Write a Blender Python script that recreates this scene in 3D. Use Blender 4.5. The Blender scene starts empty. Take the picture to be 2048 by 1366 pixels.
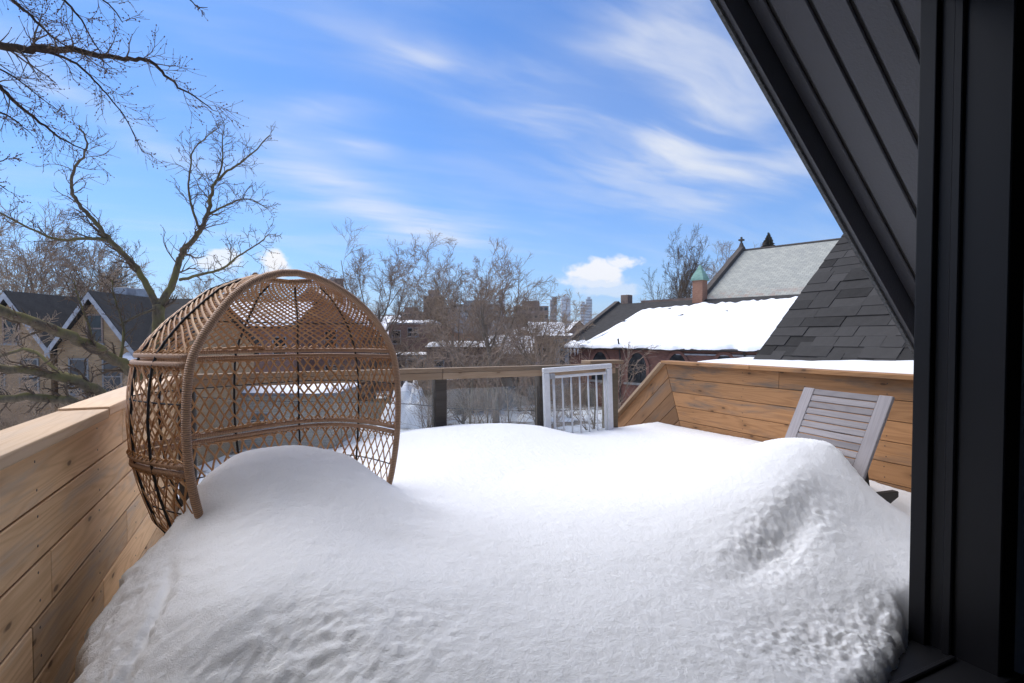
import bpy, bmesh, math, random
import numpy as np
from mathutils import Vector, Matrix, Euler
R = math.radians
EZ = 6.35                       # eye height above the street; the deck lies at 5.0
C, S = math.cos(R(25)), math.sin(R(25))
scene = bpy.context.scene
col = scene.collection

# ------------------------------------------------------------------ camera
cam_d = bpy.data.cameras.new('camera'); cam = bpy.data.objects.new('camera', cam_d); col.objects.link(cam)
cam.location = (0, 0, EZ); cam.rotation_euler = (R(90 - 1.5), 0, R(-25))
cam_d.sensor_width = 36; cam_d.lens = 36 * 1050 / 2048; cam_d.shift_y = 19.5 / 2048; cam_d.clip_start = 0.05; cam_d.clip_end = 12000
scene.camera = cam

def ray(px, py):                # direction of a photograph pixel (2048 wide), depth 1
    r = (px - 1024) / 1050; z = -(py - 675) / 1050
    return Vector((r * C + S, -r * S + C, z))
def P(px, py, d): return ray(px, py) * d + Vector((0, 0, EZ))

# ------------------------------------------------------------------ sky, sun, exposure
SUN_AZ, SUN_EL = R(334), R(56)
world = bpy.data.worlds.new('World'); scene.world = world; world.use_nodes = True
wt = world.node_tree; wt.nodes.clear()
class NT:
    def __init__(s, t): s.t = t
    def n(s, typ, **kw):
        o = s.t.nodes.new(typ)
        for k, v in kw.items(): setattr(o, k, v)
        return o
    def put(s, sock, v):
        if isinstance(v, bpy.types.NodeSocket): s.t.links.new(v, sock)
        elif v is not None: sock.default_value = v
    def m(s, op, a, b=None, c=None, clamp=False):
        o = s.n('ShaderNodeMath', operation=op); o.use_clamp = clamp
        for i, v in enumerate((a, b, c)):
            if v is not None: s.put(o.inputs[i], v)
        return o.outputs[0]
    def vm(s, op, a, b=None):
        o = s.n('ShaderNodeVectorMath', operation=op); s.put(o.inputs[0], a)
        if b is not None: s.put(o.inputs['Scale'] if op == 'SCALE' else o.inputs[1], b)
        return o.outputs['Value'] if op in ('DOT_PRODUCT', 'LENGTH') else o.outputs[0]
    def mix(s, f, a, b, mode='MIX'):
        o = s.n('ShaderNodeMix', data_type='RGBA', blend_type=mode)
        s.put(o.inputs[0], f); s.put(o.inputs[6], a); s.put(o.inputs[7], b); return o.outputs[2]
    def noise(s, vec, scale=5., detail=4., rough=.5, dist=0.):
        o = s.n('ShaderNodeTexNoise'); s.put(o.inputs['Vector'], vec)
        for k, v in (('Scale', scale), ('Detail', detail), ('Roughness', rough), ('Distortion', dist)): s.put(o.inputs[k], v)
        return o.outputs[0]
    def ramp(s, f, stops, interp='LINEAR'):
        o = s.n('ShaderNodeValToRGB'); s.put(o.inputs[0], f); e = o.color_ramp.elements; o.color_ramp.interpolation = interp
        while len(e) < len(stops): e.new(0.5)
        for i, (p, c) in enumerate(stops):
            e[i].position = p; e[i].color = c if len(c) == 4 else (*c, 1)
        return o.outputs[0]
    def sstep(s, v, a, b):
        o = s.n('ShaderNodeMapRange', interpolation_type='SMOOTHSTEP'); s.put(o.inputs[0], v)
        o.inputs[1].default_value = a; o.inputs[2].default_value = b; return o.outputs[0]
    def mapping(s, vec, scale=(1, 1, 1), rot=(0, 0, 0), loc=(0, 0, 0)):
        o = s.n('ShaderNodeMapping'); s.put(o.inputs[0], vec)
        o.inputs['Scale'].default_value = scale; o.inputs['Rotation'].default_value = rot; o.inputs['Location'].default_value = loc
        return o.outputs[0]
    def comb(s, x, y, z=0.):
        o = s.n('ShaderNodeCombineXYZ')
        for i, v in enumerate((x, y, z)): s.put(o.inputs[i], v)
        return o.outputs[0]
    def sep(s, v):
        o = s.n('ShaderNodeSeparateXYZ'); s.put(o.inputs[0], v); return o.outputs

def build_sky():
    t = NT(wt)
    sky = t.n('ShaderNodeTexSky', sky_type='NISHITA'); sky.sun_disc = False
    sky.sun_elevation = SUN_EL; sky.sun_rotation = SUN_AZ; sky.altitude = 100
    sky.air_density = 1.0; sky.dust_density = 0.6; sky.ozone_density = 2.0
    d = t.n('ShaderNodeTexCoord').outputs['Generated']
    x, y, z = t.sep(d)
    zz = t.m('ADD', t.m('MAXIMUM', z, 0.0), 0.16)
    pl = t.comb(t.m('DIVIDE', x, zz), t.m('DIVIDE', y, zz), 0.)
    # thin cirrus everywhere, drawn out along one wind direction
    warp = t.vm('SCALE', t.n('ShaderNodeTexNoise').outputs[1], 0.0)
    wn = t.n('ShaderNodeTexNoise'); t.put(wn.inputs['Vector'], pl); wn.inputs['Scale'].default_value = 0.9; wn.inputs['Detail'].default_value = 3
    pw = t.vm('ADD', pl, t.vm('SCALE', wn.outputs[1], 0.30))
    n1 = t.noise(t.mapping(pw, (0.7, 2.0, 1), (0, 0, R(28))), 1.5, 6, .5, .3)
    n2 = t.noise(t.mapping(pw, (0.9, 3.6, 1), (0, 0, R(20))), 2.2, 6, .55, .4)
    wisp = t.m('ADD', t.m('MULTIPLY', n1, .65), t.m('MULTIPLY', n2, .35))
    base = t.m('MULTIPLY', t.sstep(wisp, .42, .78), .22)
    # the cirrus banks and the two low cumulus heads
    lobes = [(1080, 205, 130, 60, -12, .8), (1290, 150, 260, 110, 14, .75), (1420, 240, 240, 70, 10, .9), (1470, 345, 190, 45, -2, .95),
             (1330, 310, 120, 40, 10, .6), (845, 132, 85, 26, -3, .8), (660, 230, 95, 34, 8, .8), (735, 292, 60, 20, -5, .7), (760, 420, 210, 38, -26, .75),
             (930, 470, 130, 30, -8, .6), (1640, 416, 40, 14, 0, .9), (740, 75, 120, 24, -8, .4), (230, 240, 330, 30, -26, .5), (620, 370, 160, 70, -30, .35), (1380, 410, 120, 25, 0, .5), (1300, 60, 300, 60, 20, .45)]
    den = base
    for (px, py, sx, sy, rot, amp) in lobes:
        c0 = ray(px, py).normalized(); rt = c0.cross(Vector((0, 0, 1))).normalized(); up = rt.cross(c0).normalized(); up = up if up.z > 0 else -up
        a_ = R(rot); tx = rt * math.cos(a_) + up * math.sin(a_); ty = -rt * math.sin(a_) + up * math.cos(a_)
        k = c0.dot(ray(px, py)) ; q = 1050 * k
        dc = t.m('MAXIMUM', t.vm('DOT_PRODUCT', d, tuple(c0)), 0.05)
        a = t.m('DIVIDE', t.vm('DOT_PRODUCT', d, tuple(tx * (1050 * k / sx))), dc)
        b = t.m('DIVIDE', t.vm('DOT_PRODUCT', d, tuple(ty * (1050 * k / sy))), dc)
        g = t.m('POWER', 2.718, t.m('MULTIPLY', t.m('ADD', t.m('MULTIPLY', a, a), t.m('MULTIPLY', b, b)), -1.0))
        den = t.m('ADD', den, t.m('MULTIPLY', t.m('MULTIPLY', g, amp * .72), t.m('MULTIPLY_ADD', t.sstep(wisp, .36, .64), .8, .12)))
    cum = 0.0
    bil = t.noise(t.mapping(d, (1, 1, 1.5)), 24, 6, .55, .2)
    for (px, py, sx, sy, amp) in [(1195, 545, 70, 28, .95), (1245, 525, 40, 20, .9), (1180, 565, 75, 20, .7), (545, 528, 40, 34, 1.0), (440, 520, 55, 34, .8), (1215, 580, 100, 16, .45)]:
        c0 = ray(px, py).normalized(); rt = c0.cross(Vector((0, 0, 1))).normalized(); up = rt.cross(c0).normalized(); up = up if up.z > 0 else -up
        k = c0.dot(ray(px, py))
        dc = t.m('MAXIMUM', t.vm('DOT_PRODUCT', d, tuple(c0)), 0.05)
        a = t.m('DIVIDE', t.vm('DOT_PRODUCT', d, tuple(rt * (1050 * k / sx))), dc)
        b = t.m('DIVIDE', t.vm('DOT_PRODUCT', d, tuple(up * (1050 * k / sy))), dc)
        rr = t.m('ADD', t.m('MULTIPLY', a, a), t.m('MULTIPLY', b, b))
        g = t.m('POWER', 2.718, t.m('MULTIPLY', rr, -1.0))
        cum = t.m('MAXIMUM', cum, t.m('MULTIPLY', t.sstep(t.m('ADD', g, t.m('MULTIPLY', t.m('SUBTRACT', bil, .5), 1.6)), .42, .80), amp))
    den = t.m('MINIMUM', den, .92)
    blue = t.mix(1.0, sky.outputs[0], SKY_TINT, 'MULTIPLY')
    # whitish veil thickening towards the horizon, all round
    veil = t.m('MULTIPLY', t.m('POWER', t.m('SUBTRACT', 1.0, t.m('MAXIMUM', z, 0.0)), 7.0), .55)
    c = t.mix(veil, blue, (*[v * SKY_K for v in (.68, .84, 1.08)], 1))
    c = t.mix(den, c, (*[v * SKY_K for v in (.93, .96, 1.02)], 1))
    c = t.mix(cum, c, (*[v * SKY_K * 1.12 for v in (1.0, .99, 1.0)], 1))
    bg = t.n('ShaderNodeBackground'); t.put(bg.inputs[0], c); bg.inputs[1].default_value = 0.112
    out = t.n('ShaderNodeOutputWorld'); wt.links.new(bg.outputs[0], out.inputs[0])
SKY_TINT = (0.46, .80, 1.24, 1); SKY_K = 6.8
build_sky()
sun_d = bpy.data.lights.new('sun', 'SUN'); sun = bpy.data.objects.new('sun', sun_d); col.objects.link(sun)
sun_d.energy = 4.0; sun_d.angle = R(80); sun_d.color = (1.0, .95, .88)
sdir = Vector((math.sin(SUN_AZ) * math.cos(SUN_EL), math.cos(SUN_AZ) * math.cos(SUN_EL), math.sin(SUN_EL)))
sun.rotation_euler = (-sdir).to_track_quat('-Z', 'Y').to_euler(); sun.location = (0, 0, 40)
scene.view_settings.view_transform = 'Standard'; scene.view_settings.look = 'None'
scene.view_settings.exposure = 0.28; scene.view_settings.gamma = 1.0; scene.view_settings.use_curve_mapping = False
scene.cycles.use_denoising = True; scene.cycles.denoising_prefilter = 'ACCURATE'; scene.cycles.denoising_input_passes = 'RGB_ALBEDO_NORMAL'; scene.cycles.max_bounces = 6; scene.cycles.transparent_max_bounces = 16

# ------------------------------------------------------------------ object helpers
rng = random.Random(11)
def tag(o, label, cat, group=None, kind=None):
    if label: o['label'] = label
    if cat: o['category'] = cat
    if group: o['group'] = group
    if kind: o['kind'] = kind
    return o
def thing(name, label, cat, loc=(0, 0, 0), rz=0, group=None):
    o = bpy.data.objects.new(name, None); col.objects.link(o); o.empty_display_size = .2
    o.location = loc; o.rotation_euler = (0, 0, rz); return tag(o, label, cat, group)
def link(name, me, mat=None, parent=None, loc=None, rot=None):
    o = bpy.data.objects.new(name, me); col.objects.link(o)
    if mat and not me.materials: me.materials.append(mat)
    if parent: o.parent = parent
    if loc is not None: o.location = loc
    if rot is not None: o.rotation_euler = rot
    return o
class MB:
    """collects verts / faces / uvs of one mesh"""
    def __init__(s): s.v = []; s.f = []; s.uv = {}
    def box(s, x0, y0, z0, x1, y1, z1):
        b = len(s.v); s.v += [(x0, y0, z0), (x1, y0, z0), (x1, y1, z0), (x0, y1, z0), (x0, y0, z1), (x1, y0, z1), (x1, y1, z1), (x0, y1, z1)]
        s.f += [tuple(b + i for i in q) for q in ((3, 2, 1, 0), (4, 5, 6, 7), (0, 1, 5, 4), (1, 2, 6, 5), (2, 3, 7, 6), (3, 0, 4, 7))]; return s
    def poly(s, pts): b = len(s.v); s.v += [tuple(p) for p in pts]; s.f.append(tuple(range(b, b + len(pts)))); return s
    def prism(s, pts, off):
        """closed polygon pts (3D) extruded by vector off"""
        b = len(s.v); n = len(pts); off = Vector(off)
        s.v += [tuple(p) for p in pts] + [tuple(Vector(p) + off) for p in pts]
        s.f.append(tuple(range(b + n - 1, b - 1, -1))); s.f.append(tuple(range(b + n, b + 2 * n)))
        for i in range(n): j = (i + 1) % n; s.f.append((b + i, b + j, b + n + j, b + n + i))
        return s
    def tube(s, pts, rad, n=6, cap=True, uv=False, flat=None):
        k = len(pts); pts = [Vector(p) for p in pts]
        if not hasattr(rad, '__len__'): rad = [rad] * k
        b = len(s.v); u = None; ln = 0.
        for i, p in enumerate(pts):
            t = (pts[min(i + 1, k - 1)] - pts[max(i - 1, 0)])
            t = t.normalized() if t.length > 1e-9 else Vector((0, 0, 1))
            if flat is not None: u = Vector(flat[i]); u = (u - t * u.dot(t)).normalized()
            elif u is None:
                u = t.cross(Vector((0.3, 0.2, 1)));  u = u.normalized() if u.length > 1e-4 else t.cross(Vector((1, 0, 0))).normalized()
            else:
                u = u - t * u.dot(t); u = u.normalized() if u.length > 1e-6 else t.orthogonal().normalized()
            w = t.cross(u); r = rad[i]
            if i: ln += (p - pts[i - 1]).length
            for j in range(n):
                a = 2 * math.pi * j / n
                if flat is not None: q = p + u * (math.cos(a) * r * .42) + w * (math.sin(a) * r)
                else: q = p + u * (math.cos(a) * r) + w * (math.sin(a) * r)
                s.v.append(q[:])
            if uv: s.uv[b + i * n] = ln
            if i:
                o = b + i * n
                for j in range(n):
                    j2 = (j + 1) % n; s.f.append((o - n + j, o - n + j2, o + j2, o + j))
                    if uv: s.uv[len(s.f) - 1 + 10**7] = (s.uv[o - n], ln, j / n, (j + 1) / n)
        if cap and n > 2:
            s.f.append(tuple(b + n - 1 - j for j in range(n))); s.f.append(tuple(b + (k - 1) * n + j for j in range(n)))
        return s
    def mesh(s, name, smooth=False):
        me = bpy.data.meshes.new(name); me.from_pydata(s.v, [], s.f)
        if s.uv:
            l = me.uv_layers.new(name='UVMap').data
            for fi, pg in enumerate(me.polygons):
                q = s.uv.get(fi + 10**7)
                if q:
                    for li, (uu, vv) in zip(pg.loop_indices, ((q[2], q[0]), (q[3], q[0]), (q[3], q[1]), (q[2], q[1]))): l[li].uv = (uu, vv)
        if smooth: me.polygons.foreach_set('use_smooth', [True] * len(me.polygons))
        me.update(); return me
    def obj(s, name, mat=None, parent=None, smooth=False, loc=None, rot=None):
        return link(name, s.mesh(name, smooth), mat, parent, loc, rot)
def bevel_mesh(me, w, seg=1):
    bm = bmesh.new(); bm.from_mesh(me)
    bmesh.ops.bevel(bm, geom=list(bm.edges), offset=w, segments=seg, profile=.6, affect='EDGES', clamp_overlap=True)
    bm.to_mesh(me); bm.free(); return me
def bbox(name, x0, y0, z0, x1, y1, z1, mat, parent=None, bev=.004, loc=None, rot=None):
    me = MB().box(x0, y0, z0, x1, y1, z1).mesh(name)
    if bev: bevel_mesh(me, bev)
    return link(name, me, mat, parent, loc, rot)
def copy_tree(o, parent=None):
    c = o.copy(); col.objects.link(c); c.parent = parent
    for ch in list(o.children): copy_tree(ch, c)
    return c

# ------------------------------------------------------------------ materials
def mat(name, fn=None, color=(.5, .5, .5), rough=.7, spec=.3, metal=0.):
    m_ = bpy.data.materials.new(name); m_.use_nodes = True; t = NT(m_.node_tree); b = m_.node_tree.nodes['Principled BSDF']
    b.inputs['Base Color'].default_value = (*color, 1); b.inputs['Roughness'].default_value = rough
    b.inputs['Specular IOR Level'].default_value = spec; b.inputs['Metallic'].default_value = metal
    if fn: fn(t, b)
    return m_
def bump(t, b, h, strength=.4, dist=.01):
    o = t.n('ShaderNodeBump'); o.inputs['Strength'].default_value = strength; o.inputs['Distance'].default_value = dist
    t.put(o.inputs['Height'], h); t.put(b.inputs['Normal'], o.outputs[0])
def ocoord(t): return t.n('ShaderNodeTexCoord').outputs['Object']
def orand(t): return t.n('ShaderNodeObjectInfo').outputs['Random']

def wood_fn(light, dark, grey, greyamt, knot=1.0, sat=1.0):
    def fn(t, b):
        r = orand(t); v = t.vm('ADD', ocoord(t), t.comb(t.m('MULTIPLY', r, 57.), t.m('MULTIPLY', r, 31.), t.m('MULTIPLY', r, 13.)))
        n1 = t.noise(t.mapping(v, (.38, 5.0, 5.0)), 1.6, 2, .5, .25)
        rings = t.m('SINE', t.m('MULTIPLY', n1, 95.))
        rings = t.m('MULTIPLY_ADD', rings, .5, .5)
        fine = t.noise(t.mapping(v, (1.2, 60, 60)), 2.2, 5, .65)
        # knots
        vx, vy, vz = t.sep(v); vo = t.n('ShaderNodeTexVoronoi'); vo.voronoi_dimensions = '2D'; t.put(vo.inputs['Vector'], t.comb(t.m('MULTIPLY', vx, 2.6), t.m('MULTIPLY', t.m('ADD', vy, vz), 6.5))); vo.inputs['Scale'].default_value = 1.0
        vo.inputs['Randomness'].default_value = 1.0
        gate_ = t.m('GREATER_THAN', t.sep(vo.outputs['Color'])[0], .5); knd = t.m('ADD', vo.outputs['Distance'], t.m('MULTIPLY', t.m('SUBTRACT', t.noise(v, 40, 2), .5), .05)); kn = t.m('MULTIPLY', t.m('MULTIPLY', t.sstep(knd, .075, .03), gate_), knot)
        halo = t.m('MULTIPLY', t.sstep(vo.outputs['Distance'], .25, .06), t.m('MULTIPLY', gate_, .5 * knot))
        g = t.m('ADD', t.m('MULTIPLY', t.m('POWER', rings, 2.2), .34), t.m('MULTIPLY', fine, .75))
        c = t.mix(g, (*light, 1), (*dark, 1))
        wn = t.noise(t.mapping(v, (.9, 5, 5)), 1.7, 5, .6, .4)
        wet = t.m('MULTIPLY', t.sstep(wn, .48, .72), greyamt)
        c = t.mix(wet, c, (*grey, 1))
        c = t.mix(halo, c, (*[k * .8 for k in dark], 1))
        c = t.mix(t.m('MULTIPLY', kn, .85), c, (.10, .055, .03, 1))
        hs = t.n('ShaderNodeHueSaturation'); t.put(hs.inputs['Color'], c)
        t.put(hs.inputs['Value'], t.m('MULTIPLY_ADD', r, .42, .76)); hs.inputs['Saturation'].default_value = sat
        t.put(b.inputs['Base Color'], hs.outputs[0]); b.inputs['Roughness'].default_value = .72
        b.inputs['Specular IOR Level'].default_value = .2
        bump(t, b, t.m('ADD', t.m('MULTIPLY', fine, .7), t.m('MULTIPLY', rings, .3)), .35, .003)
    return fn
M = {}
M['cedar'] = mat('cedar', wood_fn((.82, .56, .32), (.55, .33, .165), (.48, .39, .30), .8, .9))
M['cap_wood'] = mat('cap_wood', wood_fn((.72, .53, .36), (.58, .40, .25), (.56, .45, .35), .5, .3))
M['pine_orange'] = mat('pine_orange', wood_fn((.47, .25, .115), (.28, .14, .062), (.15, .12, .095), .95, 1.0))
M['stair_wood'] = mat('stair_wood', wood_fn((.29, .16, .08), (.19, .10, .05), (.16, .12, .09), .8, .7))
M['rail_wood'] = mat('rail_wood', wood_fn((.42, .30, .20), (.30, .20, .12), (.30, .25, .19), .7, .7))
M['old_post'] = mat('old_post', wood_fn((.10, .085, .07), (.06, .05, .042), (.12, .11, .10), .7, .3))
M['end_post'] = mat('end_post', wood_fn((.26, .21, .14), (.18, .14, .09), (.2, .18, .13), .7, .3))
M['grey_wood'] = mat('grey_wood', wood_fn((.30, .275, .28), (.21, .19, .20), (.26, .235, .24), .4, 0.0, .9))

def snow_fn(s1=70., strength=.5, dist=.012, dirt=0.0):
    def fn(t, b):
        v = ocoord(t)
        h = t.m('ADD', t.noise(v, s1, 6, .65), t.m('MULTIPLY', t.noise(v, s1 * 4, 3, .6), .5))
        c = (.91, .915, .93, 1)
        if dirt:
            d = t.m('MULTIPLY', t.sstep(t.noise(v, 2.2, 5, .6), .56, .80), dirt)
            c = t.mix(d, c, (.58, .52, .46, 1))
        t.put(b.inputs['Base Color'], c); b.inputs['Roughness'].default_value = .65; b.inputs['Specular IOR Level'].default_value = .25
        bump(t, b, h, strength, dist)
    return fn
M['snow'] = mat('snow', snow_fn(110., .6, .011))
M['roof_snow'] = mat('roof_snow', snow_fn(14., .25, .02))

def black_fn(t, b):
    v = ocoord(t)
    bump(t, b, t.noise(t.mapping(v, (1, 1, 1)), 85, 4, .6), .55, .004)
    b.inputs['Roughness'].default_value = .36
M['soffit_black'] = mat('soffit_black', black_fn, (.044, .045, .055), .36, .5)
M['frame_black'] = mat('frame_black', None, (.007, .007, .009), .45, .25)
def fascia_fn(t, b):
    v = ocoord(t); n = t.noise(v, 60, 5, .7)
    t.put(b.inputs['Base Color'], t.ramp(n, [(.3, (.045, .047, .05)), (.75, (.16, .16, .16))])); bump(t, b, n, .6, .006)
M['drip_edge'] = mat('drip_edge', fascia_fn, rough=.85)
def shingle_fn(base, var):
    def fn(t, b):
        v = ocoord(t); r = orand(t)
        n = t.noise(v, 260, 3, .7); n2 = t.noise(v, 9, 4, .6)
        f = t.m('ADD', t.m('MULTIPLY', n, .5), t.m('MULTIPLY', n2, .35))
        f = t.m('ADD', f, t.m('MULTIPLY', t.m('SUBTRACT', r, .5), var))
        t.put(b.inputs['Base Color'], t.ramp(f, [(.12, tuple(k * .45 for k in base)), (.8, tuple(k * 1.6 for k in base))]))
        b.inputs['Roughness'].default_value = .9; b.inputs['Specular IOR Level'].default_value = .15
        bump(t, b, n, .5, .003)
    return fn
M['shingle'] = mat('shingle', shingle_fn((.043, .041, .040), .5))

def brick_fn(c1, c2, mortar, scale=1.0, patch=.3):
    def fn(t, b):
        tc = t.n('ShaderNodeTexCoord'); v = tc.outputs['Object']; nr = t.sep(t.n('ShaderNodeNewGeometry').outputs['Normal'])
        x, y, z = t.sep(v)
        u = t.m('ADD', x, y)
        br = t.n('ShaderNodeTexBrick'); t.put(br.inputs['Vector'], t.comb(u, z)); br.inputs['Scale'].default_value = scale
        br.inputs['Brick Width'].default_value = .23; br.inputs['Row Height'].default_value = .075; br.inputs['Mortar Size'].default_value = .009
        br.inputs['Color1'].default_value = (*c1, 1); br.inputs['Color2'].default_value = (*c2, 1); br.inputs['Mortar'].default_value = (*mortar, 1)
        n = t.noise(v, .9, 6, .65)
        c = t.mix(t.m('MULTIPLY', t.sstep(n, .42, .7), patch), br.outputs[0], (*[k * .45 for k in c2], 1))
        t.put(b.inputs['Base Color'], c); b.inputs['Roughness'].default_value = .9; b.inputs['Specular IOR Level'].default_value = .1
        bump(t, b, br.outputs['Fac'], -.3, .01)
    return fn
M['church_brick'] = mat('church_brick', brick_fn((.27, .11, .075), (.19, .08, .06), (.20, .16, .14), 1, .6))
M['yellow_brick'] = mat('yellow_brick', brick_fn((.46, .30, .16), (.36, .23, .125), (.33, .26, .18), 1, .5))
M['orange_brick'] = mat('orange_brick', brick_fn((.42, .21, .13), (.34, .16, .10), (.28, .2, .15), 1, .3))
M['red_brick'] = mat('red_brick', brick_fn((.36, .22, .175), (.285, .175, .14), (.2, .15, .13), 1, .4))
M['brown_brick'] = mat('brown_brick', brick_fn((.36, .26, .205), (.285, .205, .16), (.18, .14, .12), 1, .4))
M['block_wall'] = mat('block_wall', brick_fn((.42, .37, .29), (.36, .31, .24), (.30, .26, .21), .5, .25))
def slate_fn(t, b):
    v = ocoord(t); x, y, z = t.sep(v)
    br = t.n('ShaderNodeTexBrick'); t.put(br.inputs['Vector'], t.comb(x, y)); br.inputs['Scale'].default_value = 1
    br.inputs['Brick Width'].default_value = .5; br.inputs['Row Height'].default_value = .34; br.inputs['Mortar Size'].default_value = .014
    br.inputs['Color1'].default_value = (.40, .395, .34, 1); br.inputs['Color2'].default_value = (.31, .315, .28, 1); br.inputs['Mortar'].default_value = (.17, .17, .155, 1)
    n = t.noise(v, .5, 6, .7)
    c = t.mix(t.m('MULTIPLY', t.sstep(n, .5, .75), .45), br.outputs[0], (.24, .245, .235, 1))
    n3 = t.noise(v, 1.3, 5, .7)
    low = t.m('MULTIPLY', t.sstep(y, 2.4, .2), t.sstep(n3, .46, .62))     # a band of reddish replacement slates near the eave
    c = t.mix(t.m('MULTIPLY', low, .55), c, (.34, .19, .14, 1))
    t.put(b.inputs['Base Color'], c); b.inputs['Roughness'].default_value = .8; bump(t, b, br.outputs['Fac'], -.5, .03)
M['slate'] = mat('slate', slate_fn)
def roof_fn(base):
    def fn(t, b):
        v = ocoord(t); n = t.noise(v, 2.2, 6, .7); n2 = t.noise(t.mapping(v, (1, 8, 8)), 3, 3, .6)
        t.put(b.inputs['Base Color'], t.ramp(t.m('MULTIPLY_ADD', n2, .5, t.m('MULTIPLY', n, .5)), [(.25, tuple(k * .6 for k in base)), (.75, tuple(k * 1.5 for k in base))]))
        b.inputs['Roughness'].default_value = .92; b.inputs['Specular IOR Level'].default_value = .1; bump(t, b, n2, .3, .03)
    return fn
M['dark_roof'] = mat('dark_roof', roof_fn((.052, .049, .047)))
M['grey_roof'] = mat('grey_roof', roof_fn((.20, .20, .205)))
M['brown_roof'] = mat('brown_roof', roof_fn((.10, .08, .07)))
M['coping'] = mat('coping', roof_fn((.10, .085, .075)))
M['copper_green'] = mat('copper_green', roof_fn((.24, .38, .31)))
M['white_paint'] = mat('white_paint', None, (.75, .75, .74), .5, .4)
def gatew(t, b):
    n = t.noise(ocoord(t), 30, 4, .6); t.put(b.inputs['Base Color'], t.ramp(n, [(.3, (.72, .72, .71)), (.75, (.83, .83, .83))])); b.inputs['Roughness'].default_value = .42
M['gate_white'] = mat('gate_white', gatew, spec=.45)
def oldwhite(t, b):
    n = t.noise(ocoord(t), 3, 6, .7); t.put(b.inputs['Base Color'], t.ramp(n, [(.35, (.28, .28, .29)), (.65, (.48, .48, .49))]))
M['old_white'] = mat('old_white', oldwhite)
M['dark_metal'] = mat('dark_metal', None, (.02, .018, .017), .45, .5)
M['gutter'] = mat('gutter', None, (.035, .028, .026), .6, .4)
def pane_fn(t, b):
    n = t.noise(ocoord(t), 1.6, 5, .6); t.put(b.inputs['Base Color'], t.ramp(n, [(.35, (.012, .014, .016)), (.75, (.06, .066, .072))])); b.inputs['Roughness'].default_value = .12
M['pane'] = mat('pane', pane_fn, spec=.5)
M['bounce_wall'] = mat('bounce_wall', None, (.50, .50, .50), .8, .2)  # mid grey for the unseen gable wall, chosen as a light reflector
M['concrete'] = mat('concrete', roof_fn((.24, .235, .225)))
M['tower_grey'] = mat('tower_grey', None, (.30, .31, .34), .7)
M['tower_pale'] = mat('tower_pale', None, (.44, .44, .45), .7)
M['tower_brown'] = mat('tower_brown', None, (.24, .19, .18), .8)
M['blue_plastic'] = mat('blue_plastic', None, (.02, .09, .33), .45, .4)
def cane_fn(light, dark):
    def fn(t, b):
        uv = t.n('ShaderNodeTexCoord').outputs['UV']; u, v, w = t.sep(uv); o = ocoord(t)
        wr = t.m('SINE', t.m('MULTIPLY_ADD', v, 780., t.m('MULTIPLY', t.noise(o, 25, 2), 5.)))
        wr = t.m('MULTIPLY_ADD', wr, .5, .5)
        n = t.m('ADD', t.m('MULTIPLY', t.noise(o, 30, 4, .6), .8), t.m('MULTIPLY', t.m('SUBTRACT', orand(t), .5), .35))
        c = t.mix(n, (*light, 1), (*dark, 1))
        c = t.mix(t.m('MULTIPLY', t.sstep(wr, .18, .0), .7), c, (.05, .03, .02, 1))
        dk = t.sstep(t.noise(t.comb(t.m('MULTIPLY', v, 14.), 0.), 1., 1), .70, .74)
        c = t.mix(t.m('MULTIPLY', dk, .6), c, (.04, .025, .02, 1))
        t.put(b.inputs['Base Color'], c); b.inputs['Roughness'].default_value = .5; b.inputs['Specular IOR Level'].default_value = .35
        bump(t, b, wr, .6, .004)
    return fn
M['rim_cane'] = mat('rim_cane', cane_fn((.57, .355, .22), (.43, .25, .15)))
def strand_fn(t, b):
    n = t.noise(ocoord(t), 20, 3); r = orand(t)
    f = t.m('ADD', t.m('MULTIPLY', n, .5), t.m('MULTIPLY', r, .5))
    t.put(b.inputs['Base Color'], t.ramp(f, [(.2, (.40, .185, .07)), (.8, (.57, .34, .165))])); b.inputs['Roughness'].default_value = .45
M['strand'] = mat('strand', strand_fn, spec=.4)
M['rib_black'] = mat('rib_black', None, (.012, .011, .012), .5, .4)
def bark_fn(base, moss, amt):
    def fn(t, b):
        v = ocoord(t); n = t.noise(t.mapping(v, (1, 1, .35)), 26, 6, .7); n2 = t.noise(v, 2.5, 4, .6)
        c = t.ramp(n, [(.25, tuple(k * .5 for k in base)), (.75, tuple(k * 1.5 for k in base))])
        if amt:
            nz = t.sep(t.n('ShaderNodeNewGeometry').outputs['Normal'])[2]
            c = t.mix(t.m('MULTIPLY', t.sstep(t.m('ADD', n2, t.m('MULTIPLY', nz, .12)), .40, .62), amt), c, (*moss, 1))
        t.put(b.inputs['Base Color'], c); b.inputs['Roughness'].default_value = .95; b.inputs['Specular IOR Level'].default_value = .1
        bump(t, b, n, .6, .02)
    return fn
M['mossy_bark'] = mat('mossy_bark', bark_fn((.135, .108, .075), (.19, .165, .06), .75))
M['maple_bark'] = mat('maple_bark', bark_fn((.045, .032, .024), (0, 0, 0), 0))
M['bark'] = mat('bark', bark_fn((.22, .175, .135), (.12, .11, .05), .3))
M['twig'] = mat('twig', None, (.28, .21, .16), .95, .1)
M['twig_tan'] = mat('twig_tan', None, (.34, .255, .18), .95, .1)
M['twig_dark'] = mat('twig_dark', None, (.125, .092, .066), .95, .1)
M['bud'] = mat('bud', None, (.10, .055, .035), .8, .1)
def needle_fn(t, b):
    n = t.noise(ocoord(t), 3, 4); t.put(b.inputs['Base Color'], t.ramp(n, [(.3, (.035, .03, .018)), (.7, (.10, .075, .04))]))
M['spruce'] = mat('spruce', needle_fn, rough=.95)
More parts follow.
